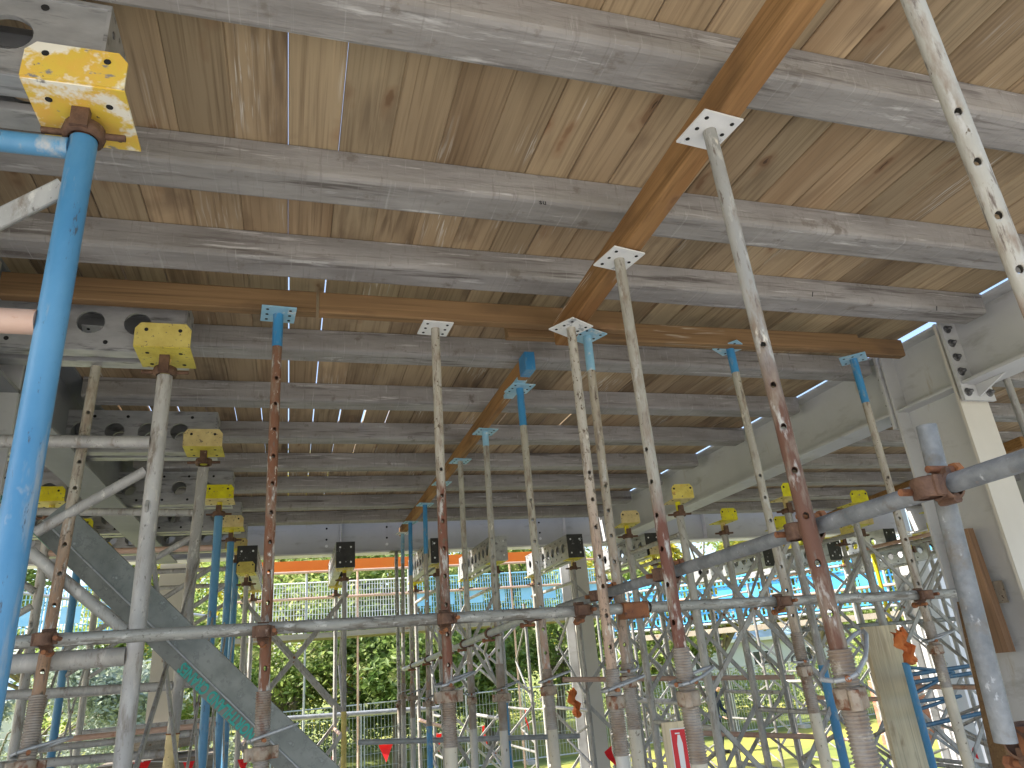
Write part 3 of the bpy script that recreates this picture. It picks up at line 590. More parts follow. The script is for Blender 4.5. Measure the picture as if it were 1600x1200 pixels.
def build_punched(name, loc, rotz, L, label, capend=None, capmat=None, group='punched steel bearers'):
    t = thing('punched_steel_bearer', loc, label, 'steel bearer', group, (0, 0, rotz))
    ch = punched_beam(L)
    for s_ in (-1, 1):
        mb, x0, n_ = ch(s_); bh = mb.mark()
        for i in range(n_):
            c = x0+i*PITCH-.015
            bh.tube((c+.075, s_*(.085+.0025), .205), (c+.075, s_*.0795, .205), .0085, 10)
            bh.tube((c+.075, s_*(.085+.0025), .035), (c+.075, s_*.0795, .035), .0085, 10)
        mb.build('channel', mPunch, t, mats2=[mHole])
    for e in (0, L):
        cm = (capmat or mPunch)
        c = MB().box(e-.004, e+.004, -.088, .088, .0, .24).mark()
        for sy in (-.05, .05):
            for sz in (.05, .19): c.tube((e-.006, sy, sz), (e+.006, sy, sz), .009, 8)
        c.build('end_cap', cm, t, mats2=[mWhiteMesh if capmat else mBolt])
    return t
ZP = ZB-.242
for i, (Y, xl) in enumerate([(1.42, -2.3), (2.84, -2.6), (4.2, -2.8), (5.5, -2.8), (6.5, -2.8), (7.45, -2.8)]):
    build_punched('p', (xl, Y+.05, ZP), 0, -.44-xl, f'{ORD[i]} punched steel bearer from the camera in the left tower row')
# the shorter ones running away at the back, with black caps
RB = [(540, 847, 'left of centre'), (686, 841, 'behind the rust red and cream prop'), (778, 838, 'with a pale end above the blue mesh'), (897, 835, 'beside the mid distance column'), (1018, 833, 'right of the mid distance column'), (387, 853, 'at the left beside the blue posts')]
RBP = []
for i, (px, py, l) in enumerate(RB):
    p = at(px, py, z=1.2); RBP.append(p)
    build_punched('p', (p.x, p.y, .962), math.pi/2, 1.45, f'punched bearer running away at the back, {l}', capmat=(mPunch if i == 2 else mBlack), group='punched bearers under the back beam')
for px, py, l in [(1388, 826, 'dark capped punched bearer above the yellow post'), (1300, 842, 'punched bearer between the near props in the right bay'), (1200, 850, 'punched bearer above the blue mesh in the right bay'), (1480, 835, 'punched bearer beside the far right column')]:
    p = at(px, py, z=1.2); p = p*(6.9/p.y) if p.y > 7.5 else p; RBP.append(p)
    build_punched('p', (p.x, p.y, p.z-.24), math.pi/2, 1.6, l, capmat=mBlack, group='punched bearers under the back beam')
# ------------------------------------------------------------ yellow heads and shoring frames
def make_head(label, mat=mYel, w_=.2, screw=.1, face=-1):
    """bent yellow plate on a screw: base plate with one upturned lip; origin = top of the post"""
    t = thing('jack_head', (0, 0, 0), label, 'jack head', 'yellow jack heads on the tower posts')
    o = MB(); o.box(-w_/2, w_/2, -.115, .085, screw, screw+.006); bo = o.mark()
    hd = MB()
    # bent lip with cut corners, facing -Y
    zz = screw+.006; y = -.118
    vs = [(-w_/2, zz-.003), (w_/2, zz-.003), (w_/2, zz+.07), (w_/2-.02, zz+.095), (-w_/2+.02, zz+.095), (-w_/2, zz+.07)]
    hd.prism([(v[0], v[1]) for v in vs], y-.003, y+.003, 1); hm = hd.mark()
    for sx in (-.06, .06): hm.tube((sx, y-.0045, zz+.065), (sx, y, zz+.065), .0075, 10)
    for sx, sy in ((-.06, -.06), (.06, -.06), (-.06, .05), (.06, .05)): bo.tube((sx, sy, screw-.0015), (sx, sy, screw+.001), .0075, 10)
    bo.build('base_plate', mat, t, mats2=[mHole]); hd.build('lip', mat, t, mats2=[mHole])
    MB().tube((0, 0, 0), (0, 0, screw), .019, 16).build('screw', mat if mat is mYel else mRust, t)
    n = MB().lathe([(-.002, .031), (-.002, .042), (.012, .045), (.03, .042), (.034, .03), (.034, .02)], 20)
    n.box(-.018, .018, -.05, -.03, .0, .07)
    n.tube((-.085, 0, .012), (.085, 0, .014), .008, 8); n.build('wing_nut', mClamp, t)
    return t
HEAD = make_head('yellow head plate', mYel, w_=.155)
def head_at(p, label, mat=mYel, rz=0, w_=None, screw=.1):
    if mat is mYel and screw == .1: t = copy_thing(HEAD, p, label, (0, 0, rz))
    else: t = make_head(label, mat, screw=screw); t.location = p; t.rotation_euler = (0, 0, rz)
    return t
mAluD = M('darkened_frame_tube', (.15, .147, .14), (.24, .236, .225), (9, 9, 9), 6, rough=.6, metal=.2)  # darker copy of the frame tube; tones down sun on outside towers by colour
def posts_frame(pts, ztop, label, mats=(mAlu,), r=.0275, ledgers=(), brace=True, yellow=(), group='shoring frames', r2=.02, zbot=FLOOR):
    """ladder frame: two posts, horizontal rungs and knee braces"""
    a, b = Vector((*pts[0], 0)), Vector((*pts[1], 0)); mid = (a+b)/2
    t = thing('shoring_frame', (mid.x, mid.y, zbot), label, 'shoring frame', group)
    A = a-mid; B = b-mid; h = ztop-zbot
    for i, q in enumerate((A, B)):
        mt = mats[i % len(mats)]
        MB().tube((q.x, q.y, 0), (q.x, q.y, h), r, 20).build('post', mt, t)
        if i in yellow:
            MB().tube((q.x, q.y, zf*0+yellow[i][0]-zbot), (q.x, q.y, yellow[i][1]-zbot), r+.0015, 20).build('painted_band', mYel, t)
    for z in ledgers:
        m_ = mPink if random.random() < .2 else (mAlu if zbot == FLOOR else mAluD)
        MB().tube((A.x, A.y, z-zbot), (B.x, B.y, z-zbot), r2, 14).build('rung', m_, t)
    if brace:
        ls = list(ledgers)
        for z0, z1 in zip(ls, ls[1:]):
            for q, o_ in ((A, B),):
                c = q+(o_-q)*.5
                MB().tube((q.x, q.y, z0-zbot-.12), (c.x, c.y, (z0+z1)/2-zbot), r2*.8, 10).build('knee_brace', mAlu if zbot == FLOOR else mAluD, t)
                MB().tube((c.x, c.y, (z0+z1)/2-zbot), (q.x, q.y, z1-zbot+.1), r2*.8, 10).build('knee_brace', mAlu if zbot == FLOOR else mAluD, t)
    return t
def custom_frame(X0, X1, Y, zt, mats, label, rungs, bars, yellow=None, r=.0285, Y1=None):
    t = thing('shoring_frame', ((X0+X1)/2, Y, FLOOR), label, 'shoring frame', 'shoring frames in the left row'); cx = (X0+X1)/2; h = zt-FLOOR
    MB().tube((X0-cx, 0, 0), (X0-cx, 0, h), r, 24, hollow=.004).build('post', mats[0], t)
    MB().tube((X1-cx, 0, 0), (X1-cx, 0, h), r, 24, hollow=.004).build('post', mats[1], t)
    if yellow: MB().tube((X0-cx, 0, yellow[0]-FLOOR), (X0-cx, 0, yellow[1]-FLOOR), r+.0015, 24).build('painted_band', mYel, t); MB().tube((X0-cx, 0, yellow[1]-FLOOR), (X0-cx, 0, yellow[1]-FLOOR+.006), r+.004, 24).build('weld_ring', mRust, t)
    for z, mt, rr in rungs: MB().tube((X0-cx-r*.9, 0, z-FLOOR), (X1-cx+r*.9, 0, z-FLOOR), rr, 18).build('rung', mt, t)
    for (xa, za, xb, zb, rr, flat) in bars:
        a = (xa-cx, 0, za-FLOOR); b = (xb-cx, 0, zb-FLOOR)
        (MB().bar(a, b, .02, .04, up=(0, -.3, 1), ch=.003) if flat else MB().tube(a, b, rr, 14)).build('knee_brace', mAlu, t)
    return t
def xbrace(p0, p1, zt, zb, label, w_=.034, mat=mAlu, group='cross braces between the shoring frames'):
    p0 = Vector(p0); p1 = Vector(p1); mid = (p0+p1)/2
    t = thing('cross_brace', (mid.x, mid.y, zb), label, 'cross brace', group)
    n_ = (p1-p0).cross(Vector((0, 0, 1))).normalized()*.008
    a, b = p0-mid, p1-mid; h = zt-zb
    def ext(u, v):
        d = (v-u).normalized()*.05; return u-d, v+d
    for u, v, s_ in ((Vector((a.x, a.y, 0)), Vector((b.x, b.y, h)), 1), (Vector((a.x, a.y, h)), Vector((b.x, b.y, 0)), -1)):
        u, v = ext(u, v)
        MB().bar(u+n_*s_, v+n_*s_, .012, w_, up=(0, 0, 1), ch=.003).build('brace_bar', mat, t)
    MB().tube(-n_*2.2+Vector((0, 0, h/2)), n_*2.2+Vector((0, 0, h/2)), .012, 8).build('pivot_bolt', mRust, t)
    return t
# left row of frames (posts at about X -0.5 and -1.62)
LF = [(1.5, -.485, -1.65, 1.19, (mBlueB, mAlu), 'blue posted frame at the left edge, closest to the camera'),
      (2.86, -.505, -1.6, 1.17, (mAlu, mAlu), 'grey frame whose thick post has a yellow foot, left of the rust red prop'),
      (4.16, -.49, -1.62, 1.17, (mAlu, mAlu), 'third grey frame in the left row with a yellow lower post'),
      (5.4, -.51, -1.56, 1.14, (mBlueB, mAlu), 'fourth frame in the left row with a bright blue post'),
      (6.44, -.5, -1.62, 1.14, (mBlueB, mBlueB), 'fifth frame in the left row with two blue posts'),
      (7.5, -.52, -1.7, 1.12, (mBlueB, mAlu), 'sixth frame in the left row by the back beam')]
for i, (Y, xr, xl, zt, mats, lab) in enumerate(LF):
    e = lambda px, py: (at(px, py, Y=Y).x, at(px, py, Y=Y).z)
    mirr = lambda b: (xl+xr-b[0], b[1], xl+xr-b[2], b[3], b[4], b[5])
    if i == 0:
        b1 = (*e(100, 292), *e(-40, 362), .02, True); bars = [b1]
        rungs = [(e(60, 226)[1], mBlueB, .024), (e(40, 502)[1], mPink, .026), (.1, mAlu, .024), (-.8, mAlu, .024)]
    elif i == 1:
        b1 = (*e(228, 735), *e(56, 832), .019, False); b2 = (*e(48, 862), *e(198, 985), .021, False); bars = [b1, b2]
        rungs = [(e(150, 690)[1], mAlu, .024), (e(120, 1030)[1], mAlu, .031), (-.55, mAlu, .024), (-1.4, mAlu, .024)]
    else:
        za = .92; zb_ = .05; bars = [(xr, za-.12, xr-.42, .52, .017, False), (xr-.42, .45, xr, zb_+.12, .017, False)]; bars += [mirr(q) for q in bars]
        rungs = [(za, mAlu if i != 3 else mPink, .02), (zb_, mAlu, .022), (-.25, mPink if i == 4 else mAlu, .02), (-.75, mAlu, .02), (-1.5, mAlu, .02)]
    lean = {0: (138, 232, 14, 950), 1: (257, 590, 191, 1190), 2: (321, 725, 268, 1190)}.get(i)
    if lean: tp = at(lean[0], lean[1], Y=Y); lw = at(lean[2], lean[3], Y=Y); lean = math.atan((tp.x-lw.x)/(tp.z-lw.z))
    fr = custom_frame(xr, xl, Y, zt, mats, lab, rungs, bars, (-.62, -.345) if i == 1 else (-.46, -.17) if i == 2 else None)
    if lean: fr.rotation_euler = (0, lean, 0); fr.location.x -= math.tan(lean)*(zt-FLOOR)
    for x_, nm in ((xr, 'inner'), (xl, 'outer')):
        mt = mYelW if (i == 0 and nm == 'inner') else mYel
        hgt = ZP-zt
        hd = make_head(f'yellow head plate on the {nm} post of the {ORD[i]} left frame' if i else f'worn yellow and cream head plate on the {nm} blue frame post', mt, screw=max(.03, hgt-.007))
        hd.location = (x_, Y-.005, zt); 
for i in range(1, len(LF)-1):
    for k, nm in ((1, 'inner'), (2, 'outer')):
        za, zb_ = (.62, -.35) if i == 1 else (.45, -.6)
        xbrace((LF[i][k], LF[i][0], 0), (LF[i+1][k], LF[i+1][0], 0), za, zb_, f'{nm} cross brace between the {ORD[i]} and {ORD[i+1]} left frames', w_=.036)
# towers at the back and in the right bay
def tower(x0, x1, y0, y1, zt, lab, heads=True, zbot=FLOOR, pr=.0215):
    fr = []
    led = (zt-.12, zt-1.35, -1.1, -1.75)
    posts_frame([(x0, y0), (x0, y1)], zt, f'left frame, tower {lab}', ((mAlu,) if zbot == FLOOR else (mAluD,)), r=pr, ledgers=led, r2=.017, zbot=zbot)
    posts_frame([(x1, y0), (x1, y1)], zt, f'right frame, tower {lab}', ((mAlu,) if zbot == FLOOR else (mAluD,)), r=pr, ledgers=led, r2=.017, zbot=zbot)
    for yy, nm in ((y0, 'front'), (y1, 'rear')):
        xbrace((x0, yy, 0), (x1, yy, 0), zt-.15, zt-1.15, f'upper {nm} cross brace, tower {lab}')
        xbrace((x0, yy, 0), (x1, yy, 0), zt-1.3, zt-2.3, f'lower {nm} cross brace, tower {lab}')
    for xx, s_ in ((x0, 'left'), (x1, 'right')):
        for yy, nm in ((y0, 'front'), (y1, 'rear')):
            if heads: head_at((xx, yy, zt), f'yellow head, {nm} {s_} post, tower {lab}', rz=random.uniform(-.15, .15))
zr = .855
tower(RBP[5].x, RBP[0].x, 7.12, 8.5, zr, 'left of centre at the back')
tower(RBP[1].x, RBP[2].x, 7.12, 8.5, zr, 'behind the far bearer')
tower(RBP[3].x, RBP[4].x, 7.12, 8.5, zr, 'around the mid distance column')
tower(2.60, 3.50, 4.42, 5.28, .86, 'right of the mid distance column', pr=.027)
tower(4.35, 5.3, 4.7, 5.7, .86, 'behind the nearest prop in the right bay', pr=.025)
tower(3.3, 4.3, 6.0, 7.0, .9, 'deeper in the right bay', heads=False)
tower(RBP[7].x, RBP[6].x, 7.1, 8.3, zr, 'in the right bay before the blue mesh')
tower(2.0, 3.1, 9.8, 11.0, .75, 'outside the back beam near the mid distance column', heads=False, zbot=LAWN)
tower(4.6, 5.7, 9.6, 10.8, .8, 'outside in front of the blue mesh', heads=False, zbot=LAWN)
tower(6.8, 7.9, 9.9, 11.0, .85, 'outside beyond the near prop', heads=False, zbot=LAWN)
tower(5.5, 6.6, 5.0, 6.2, .85, 'inside the right bay behind the rusty prop')
tower(8.6, 9.7, 7.2, 8.4, .8, 'beside the far right column')
def band(px, py, Y, z0, z1, mat, label_, r_=.0235):
    best = None
    for o in bpy.data.objects:
        if o.name.startswith('post') and o.parent and o.parent.name.startswith('shoring_frame'):
            v = o.data.vertices[0].co+o.data.vertices[10].co; wx, wy = v.x/2+o.parent.location.x, v.y/2+o.parent.location.y
            d = abs(wx-at(px, py, Y=Y).x)+abs(wy-Y)
            if best is None or d < best[0]: best = (d, o, v.x/2, v.y/2)
    o = best[1]; zb0 = o.parent.location.z
    MB().tube((best[2], best[3], z0-zb0), (best[2], best[3], z1-zb0), r_, 18).build('painted_band', mat, o.parent)
band(540, 1080, 7.12, -1.1, -.28, mYel, '')
band(1262, 1000, 4.42, FLOOR+.01, at(1275, 1040, Y=4.42).z, mBlue, '', .029)
band(1400, 1020, 7.1, -.6, -.1, mYel, '')
band(820, 1095, 7.12, FLOOR+.01, at(820, 1095, Y=7.12).z, mBlue, '')
# blue frame at the lower right
bf = at(1416, 1040, Y=4.3); bf2 = at(1535, 1060, Y=4.6)
mDkBlue = M('dark_blue_frame_paint', (.015, .08, .16), (.03, .13, .24), (20, 20, 8), 5, spots=[((.12, .15, .17), (30, 30, 12), .58, .68)], rough=.5)
fr = posts_frame([(bf.x, 4.3), (bf.x+1.1, 4.6)], bf.z+.02, 'dark blue frame low at the right with a cloth on its post', (mBlue,), r=.024, ledgers=(bf.z-.06, bf.z-.11, -.62), r2=.014)
for ch_ in fr.children:
    if ch_.name.startswith(('rung', 'knee')): ch_.data.materials[0] = mDkBlue
# yellow post under the black capped bearer
p = RBP[6]; tag(MB().tube((0, 0, 0), (0, 0, p.z-.245-FLOOR), .026, 16).build('yellow_post', mYel, loc=(p.x-.02, p.y+.35, FLOOR)), 'upright yellow post under the dark capped bearer', 'post')
# pipes & long light horizontals of the right side
for k, (x0, y0, x1, y1, Yd, r_, mt, l) in enumerate([(1010, 925, 1180, 880, 8.9, .02, mGalv, 'pale tube rising in front of the blue mesh'), (1240, 985, 1520, 965, 6.0, .02, mLedger, 'dark tube behind the pale prop'), (880, 1062, 1240, 1058, 6.5, .022, mPink, 'pinkish tube across the towers right of centre'),
        (560, 1160, 905, 1150, 6.9, .022, mGalv, 'galvanised tube low across the centre'), (420, 1125, 700, 1105, 9.8, .03, mGalv, 'thick galvanised tube behind the fence line'), (1080, 1145, 1290, 1152, 5.6, .02, mPink, 'pinkish tube low at the right')]):
    a = at(x0, y0, Y=Yd); b = at(x1, y1, Y=Yd); tubething(a, b, r_, mt, l)
# ------------------------------------------------------------ the diagonal channel with writing
c0 = at(85, 800, Y=3.12); c1 = at(520, 1222, Y=3.12)
dv = c1-c0; L = dv.length; ex = dv.normalized(); ny = Vector((0, -1, 0)); up_ = ny.cross(ex).normalized()   # up_ perpendicular in plane
if up_.z < 0: up_ = -up_
ch = thing('raking_channel', c0, 'dark green grey channel sloping down to the right, stencilled lettering on its lower face', 'steel channel')
Mx = Matrix((ex, ny, up_)).transposed().to_4x4(); ch.matrix_world = Matrix.Translation(c0) @ Mx
o = MB(); o.box(0, L, .0, .006, -.045, .05); o.box(0, L, -.07, .0, .044, .05); o.box(0, L, -.07, 0, -.05, -.044)
# inclined lower face that carries the letters
o.add([(0, .006, -.045), (L, .006, -.045), (L, -.02, -.1), (0, -.02, -.1), (0, .0, -.045), (L, 0, -.045), (L, -.026, -.1), (0, -.026, -.1)], [(0, 1, 2, 3), (7, 6, 5, 4), (0, 3, 7, 4), (1, 5, 6, 2), (3, 2, 6, 7)])
o.build('channel_section', mChan, ch)
MB().tube((0, .008, -.045), (L, .008, -.045), .0035, 8).build('folded_edge', mGalv, ch)
GL = {'N': ['1...1', '11..1', '1.1.1', '1..11', '1...1'], 'O': ['.111.', '1...1', '1...1', '1...1', '.111.'], 'R': ['1111.', '1...1', '1111.', '1..1.', '1...1'], 'T': ['11111', '..1..', '..1..', '..1..', '..1..'], 'H': ['1...1', '1...1', '11111', '1...1', '1...1'],
      'L': ['1....', '1....', '1....', '1....', '11111'], 'A': ['.111.', '1...1', '11111', '1...1', '1...1'], 'D': ['1111.', '1...1', '1...1', '1...1', '1111.'], 'C': ['.1111', '1....', '1....', '1....', '.1111'], 'E': ['11111', '1....', '1111.', '1....', '11111'], 'S': ['.1111', '1....', '.111.', '....1', '1111.'], 'F': ['11111', '1....', '1111.', '1....', '1....'], 'I': ['.111.', '..1..', '..1..', '..1..', '.111.']}
def text_obj(name, s, size, mat, parent, mtx, bold=.0):
    cu = bpy.data.curves.new(name, 'FONT'); cu.body = s; cu.size = size; cu.align_x = 'CENTER'; cu.align_y = 'CENTER'; cu.offset = bold; cu.extrude = .0006; cu.space_character = 1.05
    tmp = bpy.data.objects.new(name, cu); COL.objects.link(tmp)
    dg = bpy.context.evaluated_depsgraph_get(); me = bpy.data.meshes.new_from_object(tmp.evaluated_get(dg)); bpy.data.objects.remove(tmp)
    me.materials.clear(); me.materials.append(mat)
    o = bpy.data.objects.new(name, me); COL.objects.link(o); o.parent = parent; o.matrix_local = mtx; return o
# writing reads towards the upper left, upside down as in the photo
u0 = at(395, 1152, Y=3.12); u1 = at(283, 1040, Y=3.12)
s0_ = (u0-c0).dot(ex); s1_ = (u1-c0).dot(ex); cs = (s0_+s1_)/2
nf = Vector((0, .055, -.026)).normalized(); tv = Vector((0, .026, .055)).normalized()   # face normal (towards the viewer, down) and its up
mt = Matrix((Vector((-1, 0, 0)), -tv, nf)).transposed()
if mt.determinant() < 0: mt = Matrix((Vector((-1, 0, 0)), -tv, -nf)).transposed()
mt = mt.to_4x4(); mt.translation = Vector((cs, -.007, -.0725))+nf*.0015
txt = text_obj('lettering', 'NORTHLAND CRANES', .062, mTeal, ch, mt, .0022)
wd = txt.dimensions.x; txt.scale = (abs(s0_-s1_)/max(wd, .01), 1, 1)
ga = at(0, 770, Y=3.3); gb = at(75, 850, Y=3.3)
tag(MB().bar(ga+Vector((-.1, 0, .08)), gb, .012, .13, up=(0, -1, .2)).build('green_strap', mGreen), 'green painted flat end piece at the top of the sloping channel', 'strap')
# ------------------------------------------------------------ edge protection scaffold outside
def guard_panel(p0, p1, z0, z1, mat, dense, label, group):
    p0 = Vector(p0); p1 = Vector(p1); d = p1-p0; L = d.length
    t = thing('guard_panel', (p0.x, p0.y, z0), label, 'mesh panel', group, (0, 0, math.atan2(d.y, d.x)))
    h = z1-z0; o = MB(); s_ = .062 if not dense else .085; wv = .015 if not dense else .032
    k = 0
    while k*s_ < L: o.box(k*s_-wv/2, k*s_+wv/2, -.004, .004, .02, h-.02); k += 1
    k = 1
    hh = .12 if not dense else .16
    while k*hh < h: o.box(0, L, -.007, -.0005, k*hh-(.005 if not dense else .016), k*hh+(.005 if not dense else .016)); k += 1
    o.build('mesh_infill', mat, t)
    f = MB(); fw = .016
    f.tube((0, 0, 0), (L, 0, 0), fw, 8).tube((0, 0, h), (L, 0, h), fw, 8).tube((0, 0, 0), (0, 0, h), fw, 8).tube((L, 0, 0), (L, 0, h), fw, 8); f.build('panel_frame', mat, t)
    if dense or mat is mLtBlueMesh:
        for xx in (L*.3, L*.75): MB().box(xx-.16, xx+.16, -.012, -.008, .3*h, .62*h).build('sign_plate', mat, t)
    return t
def px2(px, py, Y): v = at(px, py, Y=Y); return v
SY = 17.0
zt_, zb_ = at(640, 903, Y=SY).z, at(640, 968, Y=SY).z
xs = [at(q, 930, Y=SY).x for q in (395, 480, 560, 640, 720, 800, 880, 950)]
for i in range(7):
    mt = mWhiteMesh if i < 3 else mLtBlueMesh
    guard_panel((xs[i], SY, 0), (xs[i+1]-.03, SY, 0), zb_, zt_, mt, False, f'{"white" if i < 3 else "pale blue"} mesh guard panel at the back, {ORD[i]} from the left', 'mesh guard panels at the back')
for k, (zz, rr) in enumerate([(zt_+.22, .024), (zt_-.35, .024), (zb_-.08, .024)]):
    tubething((xs[0]-.4, SY-.12, zz), (xs[-1]+.3, SY-.12, zz), .03, mPink, ['top', 'middle', 'bottom'][k]+' faded orange guard rail before the white mesh', 'guard rails')
tag(MB().box(xs[0]-.5, xs[-1]+.3, SY-.16, SY+.9, zb_-.27, zb_-.16).build('scaffold_platform', mGreyWood), 'timber toe board and platform edge under the white mesh', 'platform')
for i, q in enumerate(xs): tubething((q-.02, SY-.05, LAWN), (q-.02, SY-.05, zt_+.3), .024, mPink if i % 3 == 2 else mGalv, f'{ORD[i]} standard of the outer scaffold from the left', 'standards of the outer scaffold')
# blue run turning towards the right
a = Vector((at(950, 905, d=15.5).x, at(950, 905, d=15.5).y, 0)); b = Vector((at(1490, 900, d=12.5).x, at(1490, 900, d=12.5).y, 0))
zt2, zb2 = at(1300, 866, d=13.6).z, at(1300, 952, d=13.6).z
for i in range(6):
    p0 = a+(b-a)*i/6; p1 = a+(b-a)*(i+.985)/6
    guard_panel(p0, p1, zb2, zt2, mBlueMesh, True, f'bright blue mesh panel on the right, {ORD[i]} from the middle column', 'blue mesh panels')
    tubething((p0.x-.05, p0.y-.05, LAWN), (p0.x-.05, p0.y-.05, zt2+.15), .024, mGalv, f'{ORD[i]} upright behind the blue mesh', 'uprights of the blue mesh run')
dd = (b-a).normalized()
for k, zz in enumerate([zt2-.25, zb2+.3, zb2-.06]): tubething(Vector((a.x, a.y-.15, zz)), Vector((b.x, b.y-.15, zz)), .026, [mGalv, mPink, mGalv][k], ['upper', 'middle', 'lower'][k]+' rail in front of the blue mesh', 'guard rails')
o = MB().bar(Vector((a.x, a.y+.2, zb2-.2)), Vector((b.x, b.y+.2, zb2-.2)), .5, .1); tag(o.build('scaffold_platform', mGreyWood), 'grey plank platform edge under the blue mesh', 'platform')
# left piece
for i, (q0_, q1_) in enumerate([(-60, 70), (75, 205)]):
    a_ = at(q0_, 930, Y=15.); b_ = at(q1_, 930, Y=15.); guard_panel((a_.x, 15., 0), (b_.x, 15., 0), at(100, 1000, Y=15.).z, at(100, 918, Y=15.).z, mLtBlueMesh, False, f'pale blue mesh panel at the far left, {["outer", "inner"][i]} one', 'left mesh panels')
a_ = at(-60, 915, Y=14.8); b_ = at(340, 965, Y=14.8); tubething(a_, b_, .03, mGalv, 'sloping pale handrail at the far left', 'guard rails')
# ------------------------------------------------------------ temporary fence
def fence_panel(x0, y0, x1, y1, label):
    p0 = Vector((x0, y0, 0)); p1 = Vector((x1, y1, 0)); d = p1-p0; L = d.length
    t = thing('temporary_fence_panel', (x0, y0, LAWN), label, 'fence panel', 'temporary fence panels', (0, 0, math.atan2(d.y, d.x))); h = 2.05
    o = MB(); k = 1
    while k*.1 < L: o.box(k*.1-.004, k*.1+.004, -.004, .004, .12, h); k += 1
    for k in range(1, 6): o.box(0, L, -.004, .004, .12+k*.32-.004, .12+k*.32+.004)
    o.build('wire_mesh', mFence, t)
    f = MB()
    f.tube((0.02, 0, 0), (0.02, 0, h), .021, 8).tube((L-.02, 0, 0), (L-.02, 0, h), .021, 8).tube((0, 0, h), (L, 0, h), .021, 8).tube((0, 0, .12), (L, 0, .12), .021, 8).build('tube_frame', mFence, t)
    MB().box(-.12, .12, -.3, .3, 0, .1).build('foot_block', mSlab, t)
FY = 22.5; x = at(-40, 1100, Y=FY).x; i = 0
while i < 12:
    fence_panel(x, FY, x+2.35, FY+.1*math.sin(i*2), f'wire fence panel before the trees, {ORD[i]} from the left'); x += 2.4; i += 1
# ------------------------------------------------------------ red bunting
def pennant(px, py, Y, w_, h, rot, label):
    p = at(px, py, Y=Y); o = MB()
    n_ = 4; vs = []
    for i in range(n_+1):
        f = i/n_; wv = w_*(1-f)/2
        vs += [(-wv, .02*math.sin(f*4), -h*f), (wv, .02*math.sin(f*4+.8), -h*f)]
    vs2 = [(v[0], v[1]+.002, v[2]) for v in vs]; m_ = len(vs)
    fs = [(2*i, 2*i+1, 2*i+3, 2*i+2) for i in range(n_)]; fs += [tuple(m_+k for k in reversed(f_)) for f_ in fs]
    o.add(vs+vs2, fs)
    ob = o.build('pennant', mRed, loc=p); ob.rotation_euler = rot; tag(ob, label, 'pennant', 'red bunting pennants'); return p
pen = [(603, 1163, 12, .22, .24, (0, 0, 0), 'red pennant hanging left of the pale blue tube'), (524, 1176, 11.5, .1, .2, (0, .3, .9), 'narrow red pennant beside the yellow based post'), (687, 1146, 12.5, .14, .26, (0, .2, .6), 'red pennant half hidden by the cream and rust prop'), (756, 1134, 12.5, .1, .28, (0, -.15, .8), 'thin red pennant right of the cream and rust prop'),
       (822, 1108, 10, .06, .26, (0, -.05, 1.1), 'narrow red pennant beside the lower blue tube'), (915, 1106, 9.5, .06, .24, (0, .1, 1.1), 'narrow red pennant left of the mid distance column'), (951, 1170, 6.5, .11, .15, (0, -.35, .3), 'red triangular pennant on the mid distance column'), (222, 1190, 6.0, .11, .12, (0, 0, 0), 'red pennant at the bottom left by the yellow foot'),
       (295, 1190, 6.5, .08, .12, (0, 0, 0), 'small red pennant at the bottom by the blue posts'), (380, 1186, 7, .09, .12, (0, 0, 0), 'red pennant left of the rust red prop foot'), (1342, 1189, 8, .12, .08, (0, 1.2, 0), 'flat red flag low on the slab at the right'), (1527, 1176, 7, .14, .08, (0, 1.4, 0), 'red strip lying on the pale slab at the right')]
pts = [pennant(*q) for q in pen]
for i, (u, v) in enumerate([(7, 8), (0, 2), (2, 3), (4, 5)]): tag(MB().tube(pts[u], pts[v], .004, 6).build('bunting_cord', mWhite), f'{ORD[i]} cord of the red bunting from the bottom left', 'cord')
# ------------------------------------------------------------ plywood, sign, cloth
pa = at(1372, 978, Y=4.6); pb = at(1432, 1215, Y=4.6)
o = MB().bar(pa, pb+(pb-pa)*.9, .036, .30, up=(1, 0, .1)); tag(o.build('plywood_sheet', mPly), 'tall pale plywood strip standing behind the rusty sleeve', 'plywood')
pa = at(1563, 1150, Y=3.3); pb = at(1590, 1250, Y=3.3)
a = at(1512, 940, X=3.3); b = at(1562, 1165, X=3.3)
o = MB().bar(a, b+(b-a)*1.5, .045, .09, up=(0, 1, 0)); tag(o.build('timber_post', mBearB), 'long brown timber stud standing behind the blue grey upright', 'timber post')
sb = at(1050, 1128, Y=3.6); bd = thing('extinguisher_sign_board', (sb.x, sb.y, FLOOR), 'red sign with a white bottle symbol on a narrow timber board', 'sign')
topz = sb.z-FLOOR; bd.rotation_euler = (0, -.0, -.25)
MB().box(-.055, .06, 0, .018, .0, topz).build('board', mPly, bd)
s_ = MB().box(-.02, .062, -.004, -.001, topz-.30, topz-.03).build('sign_face', mWhite, bd)
MB().box(-.015, .057, -.0065, -.0045, topz-.265, topz-.036).build('red_panel', mRedSign, s_)
o = MB(); cx = .022; bp = [(cx-.013, topz-.215), (cx+.013, topz-.215), (cx+.014, topz-.1), (cx+.009, topz-.075), (cx+.006, topz-.06), (cx-.006, topz-.06), (cx-.009, topz-.075), (cx-.014, topz-.1)]
o.prism(bp, -.0085, -.0068, 1); o.box(cx-.018, cx+.006, -.0085, -.0068, topz-.056, topz-.05); o.build('bottle_symbol', mWhite, s_)
mtx = Matrix.Rotation(math.pi/2, 4, 'X'); mtx.translation = Vector((cx, -.0072, topz-.24)); text_obj('sign_text', 'FIRE', .022, mWhite, s_, mtx)
mtx = mtx.copy(); mtx.translation = Vector((cx, -.0046, topz-.283)); text_obj('sign_text', 'FIRE', .014, mRedSign, s_, mtx)
